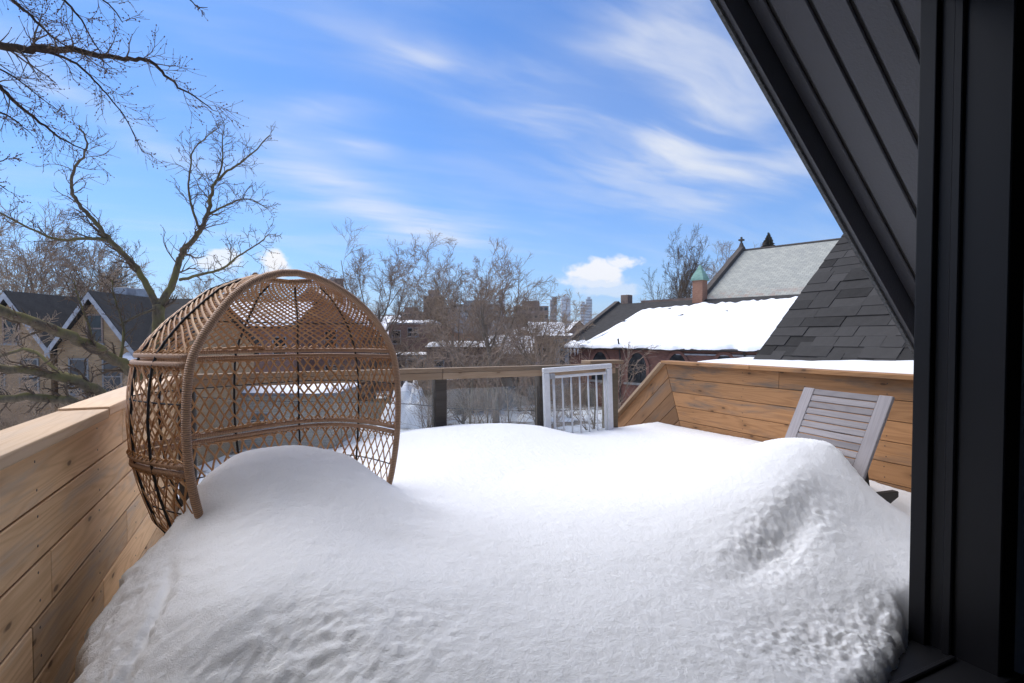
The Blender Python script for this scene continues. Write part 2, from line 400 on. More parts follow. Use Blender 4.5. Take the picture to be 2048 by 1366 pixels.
def ground_fn(t, b):
    v = ocoord(t); n = t.noise(v, .16, 9, .62); n2 = t.noise(v, .9, 6, .7)
    f = t.m('ADD', t.m('MULTIPLY', n, .7), t.m('MULTIPLY', n2, .3))
    t.put(b.inputs['Base Color'], t.ramp(f, [(.38, (.13, .105, .08)), (.45, (.28, .24, .2)), (.485, (.78, .79, .82))])); b.inputs['Roughness'].default_value = .9
    bump(t, b, n2, .5, .1)
M['ground'] = mat('ground', ground_fn)
def glass_mat():
    m_ = bpy.data.materials.new('rail_glass'); m_.use_nodes = True; t = NT(m_.node_tree); t.t.nodes.clear()
    tr = t.n('ShaderNodeBsdfTransparent'); tr.inputs[0].default_value = (.93, .95, .95, 1)
    gl = t.n('ShaderNodeBsdfGlossy'); gl.inputs['Roughness'].default_value = .02
    df = t.n('ShaderNodeBsdfDiffuse'); df.inputs[0].default_value = (.6, .62, .64, 1)
    fr = t.n('ShaderNodeFresnel'); fr.inputs[0].default_value = 1.4
    a = t.n('ShaderNodeMixShader'); t.put(a.inputs[0], fr.outputs[0]); t.put(a.inputs[1], tr.outputs[0]); t.put(a.inputs[2], gl.outputs[0])
    v = ocoord(t); dirt = t.m('MULTIPLY', t.sstep(t.noise(t.mapping(v, (1, 1, .6)), 3.2, 6, .65, .5),   .50, .80), .22)
    b_ = t.n('ShaderNodeMixShader'); t.put(b_.inputs[0], t.m('ADD', dirt, .025)); t.put(b_.inputs[1], a.outputs[0]); t.put(b_.inputs[2], df.outputs[0])
    o = t.n('ShaderNodeOutputMaterial'); t.put(o.inputs[0], b_.outputs[0]); return m_
M['rail_glass'] = glass_mat()

# ================================================================== THE SETTING
g = MB().poly([(-6000, -3000, 0), (6000, -3000, 0), (6000, 9000, 0), (-6000, 9000, 0)]).obj('ground', M['ground']); g['kind'] = 'structure'
DZ = 5.0
dk = bbox('deck', -.75, 1.16, DZ - .3, 4.0, 4.6, DZ, M['rail_wood'], None, .005); dk['kind'] = 'structure'
for k in range(33):                                    # deck boards under the snow
    bbox('deck_board', 0, .004, 0, 4.62, .1, .022, M['rail_wood'], dk, .003, (-.66, 1.18 + k * .104, DZ + .001))

# ---- the house the picture is taken from
def make_house():
    h = thing('house', 'black painted gabled house with the open doorway and sloping board soffit at right', 'house', (0, 0, 0))
    W0 = 1.15                                           # outer wall plane
    KS = 3.755; KR = 3.93                               # soffit plane x+z = KS, roof top x+z = KR (relative to the eye)
    RX = .8
    def zr(x, k): return EZ + (k - x if x > RX else k - 2 * RX + x)
    # gable wall round the door opening (opening x -.55 .. 2.18)
    w = MB()
    w.box(-2.6, .95, 0, -.55, W0, EZ - 1.24)
    w.prism([(-2.6, .95, EZ - 1.24), (-.55, .95, EZ - 1.24), (-.55, .95, zr(-.55, KS)), (-2.6, .95, zr(-2.6, KS))], (0, .2, 0))
    w.prism([(2.44, .95, 0), (6.0, .95, 0), (6.0, .95, zr(6.0, KS)), (2.44, .95, zr(2.44, KS))], (0, .2, 0))
    w.prism([(-.55, .95, EZ + 1.32), (2.44, .95, EZ + 1.30), (2.44, .95, zr(2.44, KS)), (RX, .95, zr(RX, KS)), (-.55, .95, zr(-.55, KS))], (0, .2, 0))
    w.box(-.55, .95, 0, 2.44, W0, EZ - 1.24)
    w.obj('wall', M['bounce_wall'], h); w = MB()  # out of view, made pale to bounce light onto the near snow
    # side and back walls and floor of the room the camera stands in
    w.box(-2.6, -9, 0, -2.4, .95, EZ + .2); w.box(5.8, -9, 0, 6.0, .95, EZ - 1.9); w.box(-2.6, -9.2, 0, 6.0, -9, EZ + 1.0)
    w.box(-2.4, -9, EZ - 1.45, 5.8, .95, EZ - 1.27)
    w.obj('room_wall', M['frame_black'], h)
    # roof slabs
    r = MB(); Y0, Y1 = -9.4, 1.885
    r.prism([(RX, Y0, EZ + KS - RX), (4.35, Y0, EZ + KS - 4.35), (4.45, Y0, EZ + KR - 4.45), (RX, Y0, EZ + KR - RX)], (0, Y1 - Y0, 0))
    r.prism([(RX, Y0, EZ + KS - RX), (RX, Y0, EZ + KR - RX), (-3.1, Y0, zr(-3.1, KR)), (-3.0, Y0, zr(-3.0, KS))], (0, Y1 - Y0, 0))
    r.obj('roof', M['shingle'], h)
    # rake: fascia hanging below the soffit, drip edge in front of it
    KF = 3.54
    for (nm, ya, yb, ka, kb, mt) in (('fascia', 1.862, 1.888, KF + .02, KS + .16, 'soffit_black'), ('drip_edge', 1.890, 1.91, KF, KR + .02, 'drip_edge')):
        f_ = MB()
        f_.prism([(RX - .3, ya, EZ + ka - RX + .3), (4.30, ya, EZ + ka - 4.30), (4.38, ya, EZ + kb - 4.38), (RX - .3 + .08, ya, EZ + kb - RX + .3 - .08)], (0, yb - ya, 0))
        o = f_.obj(nm, M[mt], h)
    # soffit boards, running down the rake
    seams = [1.86, 1.77, 1.609, 1.464, 1.321, 1.18, 1.152]
    for i in range(6):
        a, b = seams[i + 1] + .009, seams[i] - .009
        L = 4.6
        me = MB().box(0, a, -.016, L, b, -.001).mesh('soffit_board'); bevel_mesh(me, .005)
        link('soffit_board', me, M['soffit_black'], h, (.95, 0, EZ + KS - .95 - .004), (0, R(45), 0))
    # door frame: jamb, reveal, stop, inner stile, sill
    fr = MB().box(2.316, 1.152, EZ - 1.24, 2.44, 1.21, EZ + 1.42).mesh('x'); bevel_mesh(fr, .004, 2)
    d = link('door_frame', fr, M['frame_black'], h)
    bbox('jamb', 2.34, .93, EZ - 1.24, 2.45, 1.15, EZ + 1.32, M['frame_black'], d, .004)
    bbox('door_stop', 2.322, 1.07, EZ - 1.24, 2.345, 1.10, EZ + 1.32, M['frame_black'], d, .004)
    bbox('door_stile', 2.05, .70, EZ - 1.22, 2.15, .745, EZ + 1.30, M['frame_black'], d, .006)
    bbox('door_panel', 2.075, .40, EZ - 1.22, 2.11, .70, EZ + 1.30, M['frame_black'], d, .004)
    bbox('header', -.55, .96, EZ + 1.30, 2.34, 1.14, EZ + 1.40, M['frame_black'], d, .004)
    s_ = bbox('sill', -.55, .90, EZ - 1.235, 2.44, 1.20, EZ - 1.205, M['frame_black'], h, .006)
    bbox('sill_rail', -.55, 1.045, EZ - 1.204, 2.316, 1.065, EZ - 1.190, M['frame_black'], s_, .004)
    # the neighbouring 45 degree roof slope of the same house, shingled piece by piece
    YR, XE, ZE = 3.70, 4.35, EZ - .262
    rs = MB(); rs.prism([(XE - .02, -9, ZE - .05), (XE + 4.2, -9, ZE + 4.17), (XE + 4.2, -9, ZE + 3.9), (XE + .25, -9, ZE - .05)], (0, YR - .03 + 9, 0))
    ro = rs.obj('side_roof', M['shingle'], h)
    w2 = MB().box(XE + .2, -8.9, 0, XE + 4, YR - .25, ZE - .06); w2.prism([(XE + .2, YR - .35, ZE - .06), (XE + 4, YR - .35, ZE - .06), (XE + 4, YR - .35, ZE + 3.7)], (0, .1, 0)); w2.obj('side_wall', M['red_brick'], h)
    ex = .128; cache = {}
    rr = random.Random(5); q = math.sqrt(.5)
    for c_ in range(19):
        y = YR + rr.uniform(-.004, .008); first = True
        while y > .9:
            wd = rr.choice([.17, .22, .26, .30, .34, .40]) if not first else rr.uniform(.12, .36); first = False
            th = rr.choice([.006, .009, .013])
            key = (round(wd, 3), th)
            if key not in cache:
                me = MB().box(0, -wd + .002, 0, ex * 1.45, -.002, th).mesh('shingle'); bevel_mesh(me, .0012); cache[key] = me
            s0 = c_ * ex + rr.uniform(-.003, .003)
            link('shingle', cache[key], M['shingle'], ro, (XE + s0 * q - .02 * q - .01, y, ZE + s0 * q - .02 * q + .012), (0, R(-45 + 2.2) , rr.uniform(-.006, .006)))
            y -= wd
    return h
make_house()

# ---- deck walls
def board_row(parent, name, mt, x0, x1, h, th, joints, loc, rz, gap=.007):
    xs = [x0] + sorted(joints) + [x1]
    for a, b in zip(xs[:-1], xs[1:]):
        me = MB().box(0, 0, 0, b - a - .002, th, h - gap).mesh(name); bevel_mesh(me, .003)
        p = Matrix.Rotation(rz, 4, 'Z') @ Vector((a, 0, 0))
        link(name, me, mt, parent, (loc[0] + p.x, loc[1] + p.y + rng.uniform(-.001, .001), loc[2]), (0, 0, rz))
def screws(parent, pts, nx):
    m_ = MB()
    for p in pts: m_.tube([Vector(p), Vector(p) + Vector((nx * .0012, 0, 0))], .0042, 6)
    o = m_.obj('screws', M['dark_metal'], parent); o['kind'] = 'stuff'
def left_parapet():
    w = thing('parapet_wall', 'light cedar board parapet with flat cap along the left deck edge', 'wall', (-.66, 2.5, DZ))
    w.rotation_euler = (0, 0, 0); Lc = w.location
    def loc(x, y, z): return (x - Lc.x, y - Lc.y, z - Lc.z)
    zt = EZ - .322; pitch = .163; k = 0
    jj = [[2.95], [], [2.05, 3.3], [1.9, 3.0], [2.6], [1.75, 3.4], [2.3]]
    while k < 7:
        z = zt - (k + 1) * pitch
        hh = min(pitch, zt - k * pitch - DZ)
        board_row(w, 'board', M['cedar'], .9, 4.52, hh, .024, jj[k], loc(-.61, 0, max(z, DZ)), R(90))
        k += 1
    bbox('gap_blocker', -.100 + .0, .9, 0, -.03, 4.58, 1.02, M['old_post'], w, .002, loc(-.61, 0, DZ))  # added dark sheet that stops light coming through the board gaps
    board_row(w, 'outer_board', M['cedar'], .9, 4.58, 1.0, .02, [], loc(-.715, 0, DZ + .01), R(90))
    for a, b in ((.8, 2.615), (2.625, 4.62)):
        me = MB().box(0, -.0845, 0, b - a, .0845, .038).mesh('cap_board'); bevel_mesh(me, .006, 2)
        link('cap_board', me, M['cap_wood'], w, loc(-.6685, a, EZ - .318), (0, R(rng.uniform(-.3, .3)), R(90)))
    screws(w, [loc(-.6105, y + rng.uniform(-.01, .01), zt - k_ * pitch - dz) for k_ in range(6) for y in (1.35, 1.95, 2.56, 3.17, 3.78, 4.35) for dz in (.035, .12)], 1)
    return w
left_parapet()

def right_wall():
    w = thing('board_wall', 'orange pine board wall with mitred corner at the head of the stairs', 'wall', (3.9, 3.0, DZ))
    Lc = w.location
    XF = 3.9; zc = EZ - .285; pitch = .1455; th = R(40)
    # mitre: point at corner top, direction down along the bisector
    yc = 4.44; mdir = Vector((-math.tan(R(20)), -1))       # per unit drop in z, y shrinks
    def my(z): return yc + (z - zc) * math.tan(R(20))
    sd = Vector((math.cos(th), -math.sin(th))); sn = Vector((math.sin(th), math.cos(th)))
    def board(name, mt, pts, ang, org):
        """pts in (y,z) world; local x runs along the board"""
        ca, sa = math.cos(ang), math.sin(ang); loc = []
        for (y, z) in pts: dy, dz = y - org[0], z - org[1]; loc.append((dy * ca + dz * sa, 0, -dy * sa + dz * ca))
        me = MB().prism(loc, (0, -.022, 0)).mesh(name); bevel_mesh(me, .0025)
        o = link(name, me, mt, w, (XF - Lc.x, org[0] - Lc.y, org[1] - Lc.z)); o.rotation_euler = Euler((0, -ang, R(90))); return o
    g = .0022
    for k in range(8):
        z1 = zc - k * pitch - g; z0 = zc - (k + 1) * pitch + g
        z0 = max(z0, DZ)
        if z1 - z0 < .03: break
        j = [1.2] + ([[3.05], [], [2.7], [], [1.7], [3.2], []][k % 7]) + [None]
        for a, b in zip(j[:-1], j[1:]):
            aa = a + .001; ob = (my(z0) - g, my(z1) - g) if b is None else (b - .001, b - .001)
            board('board', M['pine_orange'], [(aa, z0), (ob[0], z0), (ob[1], z1), (aa, z1)], 0, (aa, z0))
        # sloping boards of the stair side
        p1 = Vector((my(z1) + g, z1)); p0 = Vector((my(z0) + g, z0)); Lr = 2.6
        board('stair_board', M['stair_wood'] if k else M['pine_orange'], [tuple(p0), tuple(p0 + sd * Lr), tuple(p1 + sd * Lr), tuple(p1)], -th, tuple(p0))
    for (nm, pts) in (('gap_blocker', [(1.15, DZ), (my(DZ) - .0, DZ), (my(zc), zc), (1.15, zc)]),):
        MB().prism([(.026, y - Lc.y, z - Lc.z) for y, z in pts], (.07, 0, 0)).obj(nm, M['old_post'], w)
    p1 = Vector((my(zc), zc)); p0 = Vector((my(DZ + .3), DZ + .3))
    MB().prism([(.026, y - Lc.y, z - Lc.z) for y, z in (p0, p0 + sd * 2.6, p1 + sd * 2.6, p1)], (.07, 0, 0)).obj('stair_gap_blocker', M['old_post'], w)
    # caps
    c1 = [(1.15, zc + .002), (yc + .002, zc + .002), (yc - .012, zc + .036), (1.15, zc + .036)]
    for seg in ((1.15, 3.3), (3.303, None)):
        a, b = seg
        pts = [(a, zc + .002), ((b or yc), zc + .002), ((b or yc + .012), zc + .036), (a, zc + .036)]
        me = MB().prism([(y - a, .06, z - zc) for y, z in pts], (0, -.155, 0)).mesh('cap_board'); bevel_mesh(me, .004)
        link('cap_board', me, M['pine_orange'], w, (XF - Lc.x - .0, a - Lc.y, zc - Lc.z), (0, 0, R(90)))
    q0 = Vector((yc, zc)) + sn * .002; me = MB().prism([(0, .06, 0), (2.6, .06, 0), (2.6, .06, .034), (.012, .06, .034)], (0, -.155, 0)).mesh('stair_cap'); bevel_mesh(me, .004)
    o = link('stair_cap', me, M['rail_wood'], w, (XF - Lc.x, q0.x - Lc.y, q0.y - Lc.z)); o.rotation_euler = Euler((0, th, R(90)))
    screws(w, [(-.0008, y + rng.uniform(-.01, .01) - Lc.y, zc - k_ * pitch - dz - Lc.z) for k_ in range(6) for y in (1.6, 2.2, 2.82, 3.42, 4.02) for dz in (.035, .108)], -1)
    return w
right_wall()

def stairs():
    s_ = thing('staircase', 'weathered wooden stairs leading down from the gap beside the white gate', 'stairs', (3.6, 4.6, 0))
    for k in range(14):
        bbox('tread', -.2, k * .215, DZ - .18 - k * .18, .3, k * .215 + .25, DZ - .145 - k * .18, M['rail_wood'], s_, .004)
    MB().prism([(-.24, 0, DZ - .02), (-.24, 3.2, DZ - 2.7), (-.24, 3.2, DZ - 3.0), (-.24, 0, DZ - .3)], (.035, 0, 0)).obj('stringer', M['end_post'], s_)
stairs()

def railing():
    r = thing('glass_railing', 'weathered wood handrail over glass panels at the far deck edge', 'railing', (1.3, 4.56, DZ))
    def L(x, y, z): return (x - 1.3, y - 4.56, z - DZ)
    zt = EZ - .275
    for a, b in ((-.74, 1.42), (1.424, 3.30)):
        me = MB().box(0, -.045, 0, b - a, .045, .038).mesh('handrail'); bevel_mesh(me, .005, 2)
        link('handrail', me, M['rail_wood'], r, L(a, 4.56, zt - .038))
        me = MB().box(0, -.018, 0, b - a, .018, .06).mesh('top_rail'); bevel_mesh(me, .003)
        link('top_rail', me, M['rail_wood'], r, L(a, 4.532, zt - .10 + .0))
        me = MB().box(0, -.02, 0, b - a, .02, .05).mesh('bottom_rail'); bevel_mesh(me, .003)
        link('bottom_rail', me, M['rail_wood'], r, L(a, 4.56, DZ + .06))
    me = MB().box(0, -.09, 0, .42, .09, .036).mesh('end_cap'); bevel_mesh(me, .005)
    link('end_cap', me, M['rail_wood'], r, L(2.98, 4.59, zt + .001))
    for x, m_ in ((-.55, 'old_post'), (1.415, 'old_post'), (2.475, 'old_post'), (3.295, 'end_post')):
        wd = .055 if m_ == 'old_post' else .062
        bbox('post', -wd, -wd, 0, wd, wd, zt - .045 - DZ, M[m_], r, .006, L(x, 4.60, DZ))
    for a, b in ((-.49, 1.355), (1.475, 2.415), (2.535, 3.22)):
        bbox('glass_panel', a, -.004, .12, b, .004, zt - .20 - DZ, M['rail_glass'], r, 0, L(0, 4.60, DZ))
railing()

def gate():
    g_ = thing('safety_gate', 'white metal barred safety gate standing open against the railing', 'gate', (2.82, 4.44, DZ + .02), R(-1))
    w = M['gate_white']; Ht = 1.05
    t = R(2.2)
    g_.rotation_euler = (0, -t, 0)
    x0, x1 = -.385, .41
    bbox('frame_post', x0 - .0, -.02, 0, x0 + .066, .02, Ht - .047, w, g_, .006)
    bbox('frame_post', x1 - .06, -.02, 0, x1, .02, Ht - .047, w, g_, .006)
    bbox('frame_top', x0 - .0, -.021, Ht - .046, x1 + .0, .021, Ht, w, g_, .006)
    bbox('frame_bottom', x0 + .067, -.018, .0, x1 - .061, .018, .035, w, g_, .005)
    lx, rx = x0 + .115, x1 - .085
    bbox('door_bar', lx - .02, -.012, Ht - .105, rx + .02, .012, Ht - .08, w, g_, .004)
    bbox('door_bar', lx - .02, -.012, .06, rx + .02, .012, .085, w, g_, .004)
    for i in range(7):
        x = lx + (rx - lx) * i / 6; rd = .013 if i in (0, 6) else .0085
        MB().tube([(x, 0, .085), (x, 0, Ht - .104)], rd, 10).obj('rod', w, g_, True)
    bbox('latch', lx - .045, -.03, Ht - .11, lx + .005, .0, Ht - .055, M['old_white'], g_, .006)
gate()

# ================================================================== EGG CHAIR
zz_ = np.array([.29, .27, .25, .2, .134, .065, -.01, -.085, -.2, -.33, -.48, -.6, -.69, -.75, -.85, -.95, -1.02, -1.06])
ww_ = np.array([.0, .105, .165, .268, .345, .41, .462, .502, .52, .526, .519, .500, .478, .463, .40, .29, .17, .06])
cc_ = np.interp(zz_, [-1.1, -.2, .1, .29], [0, -.005, -.02, -.075])
EM = Vector((.181, 2.484, 0)); EE = Vector((.8498, .5271, 0)); EN = Vector((-.5271, .8498, 0))
def Wz(z): return float(np.interp(-z, -zz_, ww_))
def egg(th, z, off=0.):
    w = Wz(z); dp = 1.2 * w * (1.0 if z < -.085 else 1 - .0 * (z + .085))
    a = math.cos(th); si = abs(math.sin(th)); ca = math.copysign(abs(a) ** .5, a) * (1 + .30 * si); sa = si ** .92
    cx = float(np.interp(-z, -zz_, cc_))
    p = EM + EE * (cx + (w + off) * -ca) + EN * ((dp + off) * sa)
    return Vector((p.x, p.y, z + EZ))
_t = np.linspace(0, math.pi, 800); _si = np.sin(_t); _x = np.sign(np.cos(_t)) * np.abs(np.cos(_t)) ** .5 * (1 + .30 * _si); _y = 1.2 * _si ** .92
_L = np.r_[0, np.cumsum(np.hypot(np.diff(_x), np.diff(_y)))]; _L = _L / _L[-1] * math.pi
def arc(a): return float(np.interp(a, _L, _t))          # evenly spaced position along the plan curve
def egg_normal(th, z):
    e = .01; t = max(min(th, math.pi - .02), .02)
    a = egg(t + e, z) - egg(t - e, z); b = egg(t, min(z + e, .288)) - egg(t, z - e)
    n = a.cross(b); return n.normalized() if n.length > 1e-9 else Vector((0, 0, 1))
def egg_chair():
    base = Vector((EM.x, EM.y, 0)) + EN * .3; base.z = DZ
    c = thing('egg_chair', 'brown woven wicker egg chair half buried in snow by the left parapet', 'chair', base)
    def sub(pts): return [p - base for p in pts]
    zs = [-1.06, -1.02, -.95, -.85, -.75, -.69, -.6, -.5]
    rim_l = [egg(0, z) for z in np.linspace(-1.03, .255, 40)]; rim_r = [egg(math.pi, z) for z in np.linspace(.255, -1.03, 40)]
    top = [egg(0, .275), egg(0, .29), egg(math.pi, .275)]
    pts = rim_l + top + rim_r
    for _ in range(2):
        pts = [pts[0]] + [(pts[i - 1] + pts[i] * 2 + pts[i + 1]) / 4 for i in range(1, len(pts) - 1)] + [pts[-1]]
    MB().tube(sub(pts), .0158, 12, True, True).obj('rim', M['rim_cane'], c, True)
    def ring(z, off=0., n=48, t0=0.02, t1=math.pi - .02): return [egg(t0 + (t1 - t0) * i / n, z, off) for i in range(n + 1)]
    for z in (-.070, -.100, -.474, -.502):
        MB().tube(sub(ring(z)), .0115, 8, True, True).obj('band', M['rim_cane'], c, True)
    # small loops lashing the weave to each band
    for z in (-.058, -.112, -.462, -.514):
        L_ = MB()
        for i in range(62):
            th = arc(.05 + (math.pi - .1) * i / 61); s_ = 1 if z in (-.058, -.462) else -1
            p = egg(th, z, -.006); q = egg(th + .03, z + s_ * .012, .0); r_ = egg(th + .045, z - s_ * .004, .010)
            L_.tube(sub([p, q, r_]), .0035, 4, False)
        o = L_.obj('lashing', M['strand'], c, True); o['kind'] = 'stuff'
    MB().tube(sub([egg(.62, .262), egg(1.2, .256), egg(1.7, .256), egg(2.5, .262)]), .012, 8, True, True).obj('band', M['rim_cane'], c, True)
    for i in range(1, 6):
        th = arc(math.pi * i / 6)
        zs_ = list(np.linspace(-1.0, .24, 30))
        MB().tube(sub([egg(th, z, .002) for z in zs_]), .0056, 6).obj('rib', M['rib_black'], c, True)
    for th in (arc(.30),):
        MB().tube(sub([egg(th, z, .006) for z in np.linspace(-1.0, .235, 30)]), .0055, 6).obj('rib', M['rib_black'], c, True)
    for z in (.075, -.245, -.665):
        MB().tube(sub(ring(z, -.001)), .0032, 5).obj('hoop', M['rib_black'], c, True)
    MB().tube(sub(ring(-1.06, 0, 40, 0, 2 * math.pi)), .015, 8).obj('base_ring', M['dark_metal'], c, True)
    for th in (.5, 1.3, 1.9, 2.7):
        a = egg(th, -1.0) ; b = a + Vector((0, 0, -.36)) + (a - base) * .1; b.z = DZ + .005
        MB().tube(sub([a, b]), .014, 8).obj('leg', M['dark_metal'], c, True)
    # woven sections: every cane strand is a piece
    secs = [('upper_section', -.058, .262, 42, 1.0), ('middle_section', -.462, -.112, 44, .34), ('lower_section', -.98, -.514, 36, .40)]
    for nm, za, zb, n, dth in secs:
        so = bpy.data.objects.new(nm, None); col.objects.link(so); so.parent = c; so.empty_display_size = .1
        for fam in (-1, 1):
            for i in range(-5, n + 6):
                t0 = math.pi * (i + .5) / n
                pts, nr = [], []
                for k in range(15):
                    f_ = k / 14; z = za + (zb - za) * f_
                    wob = .006 * math.sin(f_ * 21 + i * 1.7 + fam)
                    th = t0 + fam * dth * (f_ - .5) + wob
                    if nm == 'upper_section': th = t0 + fam * dth * (f_ ** 1.5 - .35) * 1.2 + wob
                    if th < .012 or th > math.pi - .012: continue
                    th = arc(th); pts.append(egg(th, z, .0035 * fam)); nr.append(egg_normal(th, z))
                if len(pts) < 3: continue
                o = MB().tube(sub(pts), .0052 * rng.uniform(.85, 1.1), 4, False, False, nr).obj('strand', M['strand'], so, False)
    return c
egg_chair()

# ================================================================== SLATTED LOUNGER
def lounger():
    l = thing('sun_lounger', 'grey slatted lounger with raised backrest under a snow mound by the pine wall', 'lounger', (2.92, 2.215, DZ), R(-6))
    g_ = M['grey_wood']
    # backrest: hinge line at local x=.26, leaning towards the wall (+x)
    Lb, Wb = .70, .62
    back = thing('backrest', None, None); back.parent = l; back.location = (.16, 0, .375); back.rotation_euler = (0, R(90 - 63.5) - R(90), 0)
    # in backrest space x runs up the slope, y across, z out of the face
    bbox('stile', 0, -Wb / 2, -.022, Lb, -Wb / 2 + .085, 0, g_, back, .003)
    bbox('stile', 0, Wb / 2 - .085, -.022, Lb, Wb / 2, 0, g_, back, .003)
    n = 15; p = Lb / n; cache = None
    for i in range(n):
        a = i * p
        o = bbox('slat', 0, 0, 0, Wb - .172, p - .0075, .016, g_, back, .002, (a + .003, -Wb / 2 + .086, -.019), (0, 0, 0))
        o.location = (a + p - .004, -Wb / 2 + .086, -.019)
        o.rotation_euler = (0, 0, R(90))
    # seat frame and slats under the snow
    for y in (-.33, .33):
        me = MB().prism([(-1.15, y - .02, .36), (.38, y - .02, .36), (.48, y - .02, .41), (.48, y - .02, .445), (-1.15, y - .02, .445)], (0, .04, 0)).mesh('side_rail'); bevel_mesh(me, .004)
        link('side_rail', me, M['dark_metal'] if 0 else mat_lr, l)
    for x in (-1.05, .34):
        for y in (-.30, .30): bbox('leg', x - .025, y - .02, 0, x + .025, y + .02, .359, mat_lr, l, .004)
    for i in range(13): bbox('seat_slat', -1.13 + i * .087, -.305, .42, -1.055 + i * .087, .305, .438, g_, l, .003)
    for y in (-.22, .22):
        me = MB().prism([(.24, y - .014, .45), (.34, y - .014, .62), (.37, y - .014, .61), (.40, y - .014, .45), (.30, y - .014, .42)], (0, .028, 0)).mesh('strut'); bevel_mesh(me, .003)
        link('strut', me, M['rib_black'], l)
mat_lr = mat('lounger_frame', None, (.055, .052, .048), .6, .3)
lounger()

# ================================================================== DECK SNOW
def vnoise(x, y, seed):
    xi = np.floor(x).astype(np.int64); yi = np.floor(y).astype(np.int64); xf = x - xi; yf = y - yi
    def h(a, b):
        n = (a * 374761393 + b * 668265263 + seed * 982451653) & 0x7fffffff
        n = ((n ^ (n >> 13)) * 1274126177) & 0x7fffffff
        return ((n ^ (n >> 16)) & 0xffff) / 65535.0
    u = xf * xf * xf * (xf * (xf * 6 - 15) + 10); v = yf * yf * yf * (yf * (yf * 6 - 15) + 10)
    return (h(xi, yi) * (1 - u) + h(xi + 1, yi) * u) * (1 - v) + (h(xi, yi + 1) * (1 - u) + h(xi + 1, yi + 1) * u) * v - .5
def fbm(x, y, s, o=4, seed=1, g=.5):
    r = np.zeros_like(x); a = 1.
    for k in range(o): r += a * vnoise(x * s + 17.3 * k, y * s - 9.1 * k, seed + k); s *= 2.03; a *= g
    return r
SP = np.array([
 (.95, 4.2, -.78), (1.39, 4.2, -.753), (1.84, 4.2, -.755), (2.24, 4.2, -.80), (2.69, 4.2, -.92), (3.12, 4.2, -.915), (3.49, 4.2, -.93), (3.75, 3.79, -.92), (3.85, 3.2, -.906),
 (3.05, 2.1, -.63), (3.02, 2.33, -.655), (3.12, 2.03, -.64), (3.22, 1.98, -.86), (3.30, 1.88, -.99), (3.6, 1.85, -1.03), (3.85, 1.7, -1.06), (3.7, 2.6, -.98), (3.45, 2.9, -.93), (3.8, 2.2, -1.02),
 (2.75, 2.25, -.645), (2.45, 2.2, -.70), (2.2, 2.15, -.78), (1.87, 2.25, -.85), (1.84, 1.71, -.93), (2.38, 1.78, -.755), (2.65, 1.85, -.72), (2.62, 1.63, -.93), (2.16, 1.58, -.955), (2.3, 1.35, -1.03), (2.9, 1.5, -1.02), (3.5, 1.4, -1.08),
 (2.2, 1.2, -1.13), (1.71, 1.16, -1.10), (1.4, 1.16, -1.01), (.57, 1.22, -.875), (1.01, 1.22, -.945), (.18, 1.3, -.83), (-.1, 1.59, -.735), (.2, 1.50, -.755), (-.09, 1.44, -.86), (-.26, 1.53, -.87), (.1, 1.36, -.84), (-.1, 1.2, -1.0), (-.35, 1.3, -1.0),
 (-.44, 2.19, -.78), (-.37, 2.27, -.75), (-.23, 2.18, -.69), (-.33, 1.81, -.79), (-.49, 1.99, -.88), (-.52, 1.8, -.95), (-.45, 1.6, -.93),
 (.12, 2.72, -.515), (-.16, 2.56, -.515), (-.24, 2.36, -.53), (.37, 2.72, -.585), (.57, 2.70, -.76), (.66, 2.66, -.83), (.1, 2.2, -.635), (.08, 1.84, -.69), (.45, 1.94, -.785), (.89, 1.9, -.85), (1.39, 2.99, -.865), (1.6, 2.34, -.867),
 (1.07, 3.25, -.826), (2.24, 3.26, -.91), (1.22, 1.46, -.93), (1.54, 1.32, -1.02), (.8, 1.5, -.88), (.1, 3.05, -.70), (.45, 3.0, -.80), (-.25, 3.0, -.80), (-.4, 2.7, -.95), (-.5, 2.5, -1.18), (-.55, 3.0, -1.25), (-.4, 3.5, -1.2), (0, 3.6, -1.08), (.6, 3.8, -.95), (-.5, 4.4, -1.2),
 (1.3, 4.5, -.80), (1.8, 4.5, -.80), (2.7, 4.5, -.96), (3.4, 4.5, -.95), (.4, 4.5, -.95), (2.8, 3.0, -.91), (2.9, 2.7, -.86), (2.4, 2.6, -.87)])
def rbf_fit(Pn, eps=.06):
    A = Pn[:, :2]; d = np.sqrt(((A[:, None] - A[None]) ** 2).sum(-1) + eps ** 2)
    n = len(A); K = np.zeros((n + 3, n + 3)); K[:n, :n] = d - np.eye(n) * .035; K[:n, n] = 1; K[:n, n + 1:] = A; K[n, :n] = 1; K[n + 1:, :n] = A.T
    return np.linalg.solve(K, np.r_[Pn[:, 2], 0, 0, 0]), A, eps
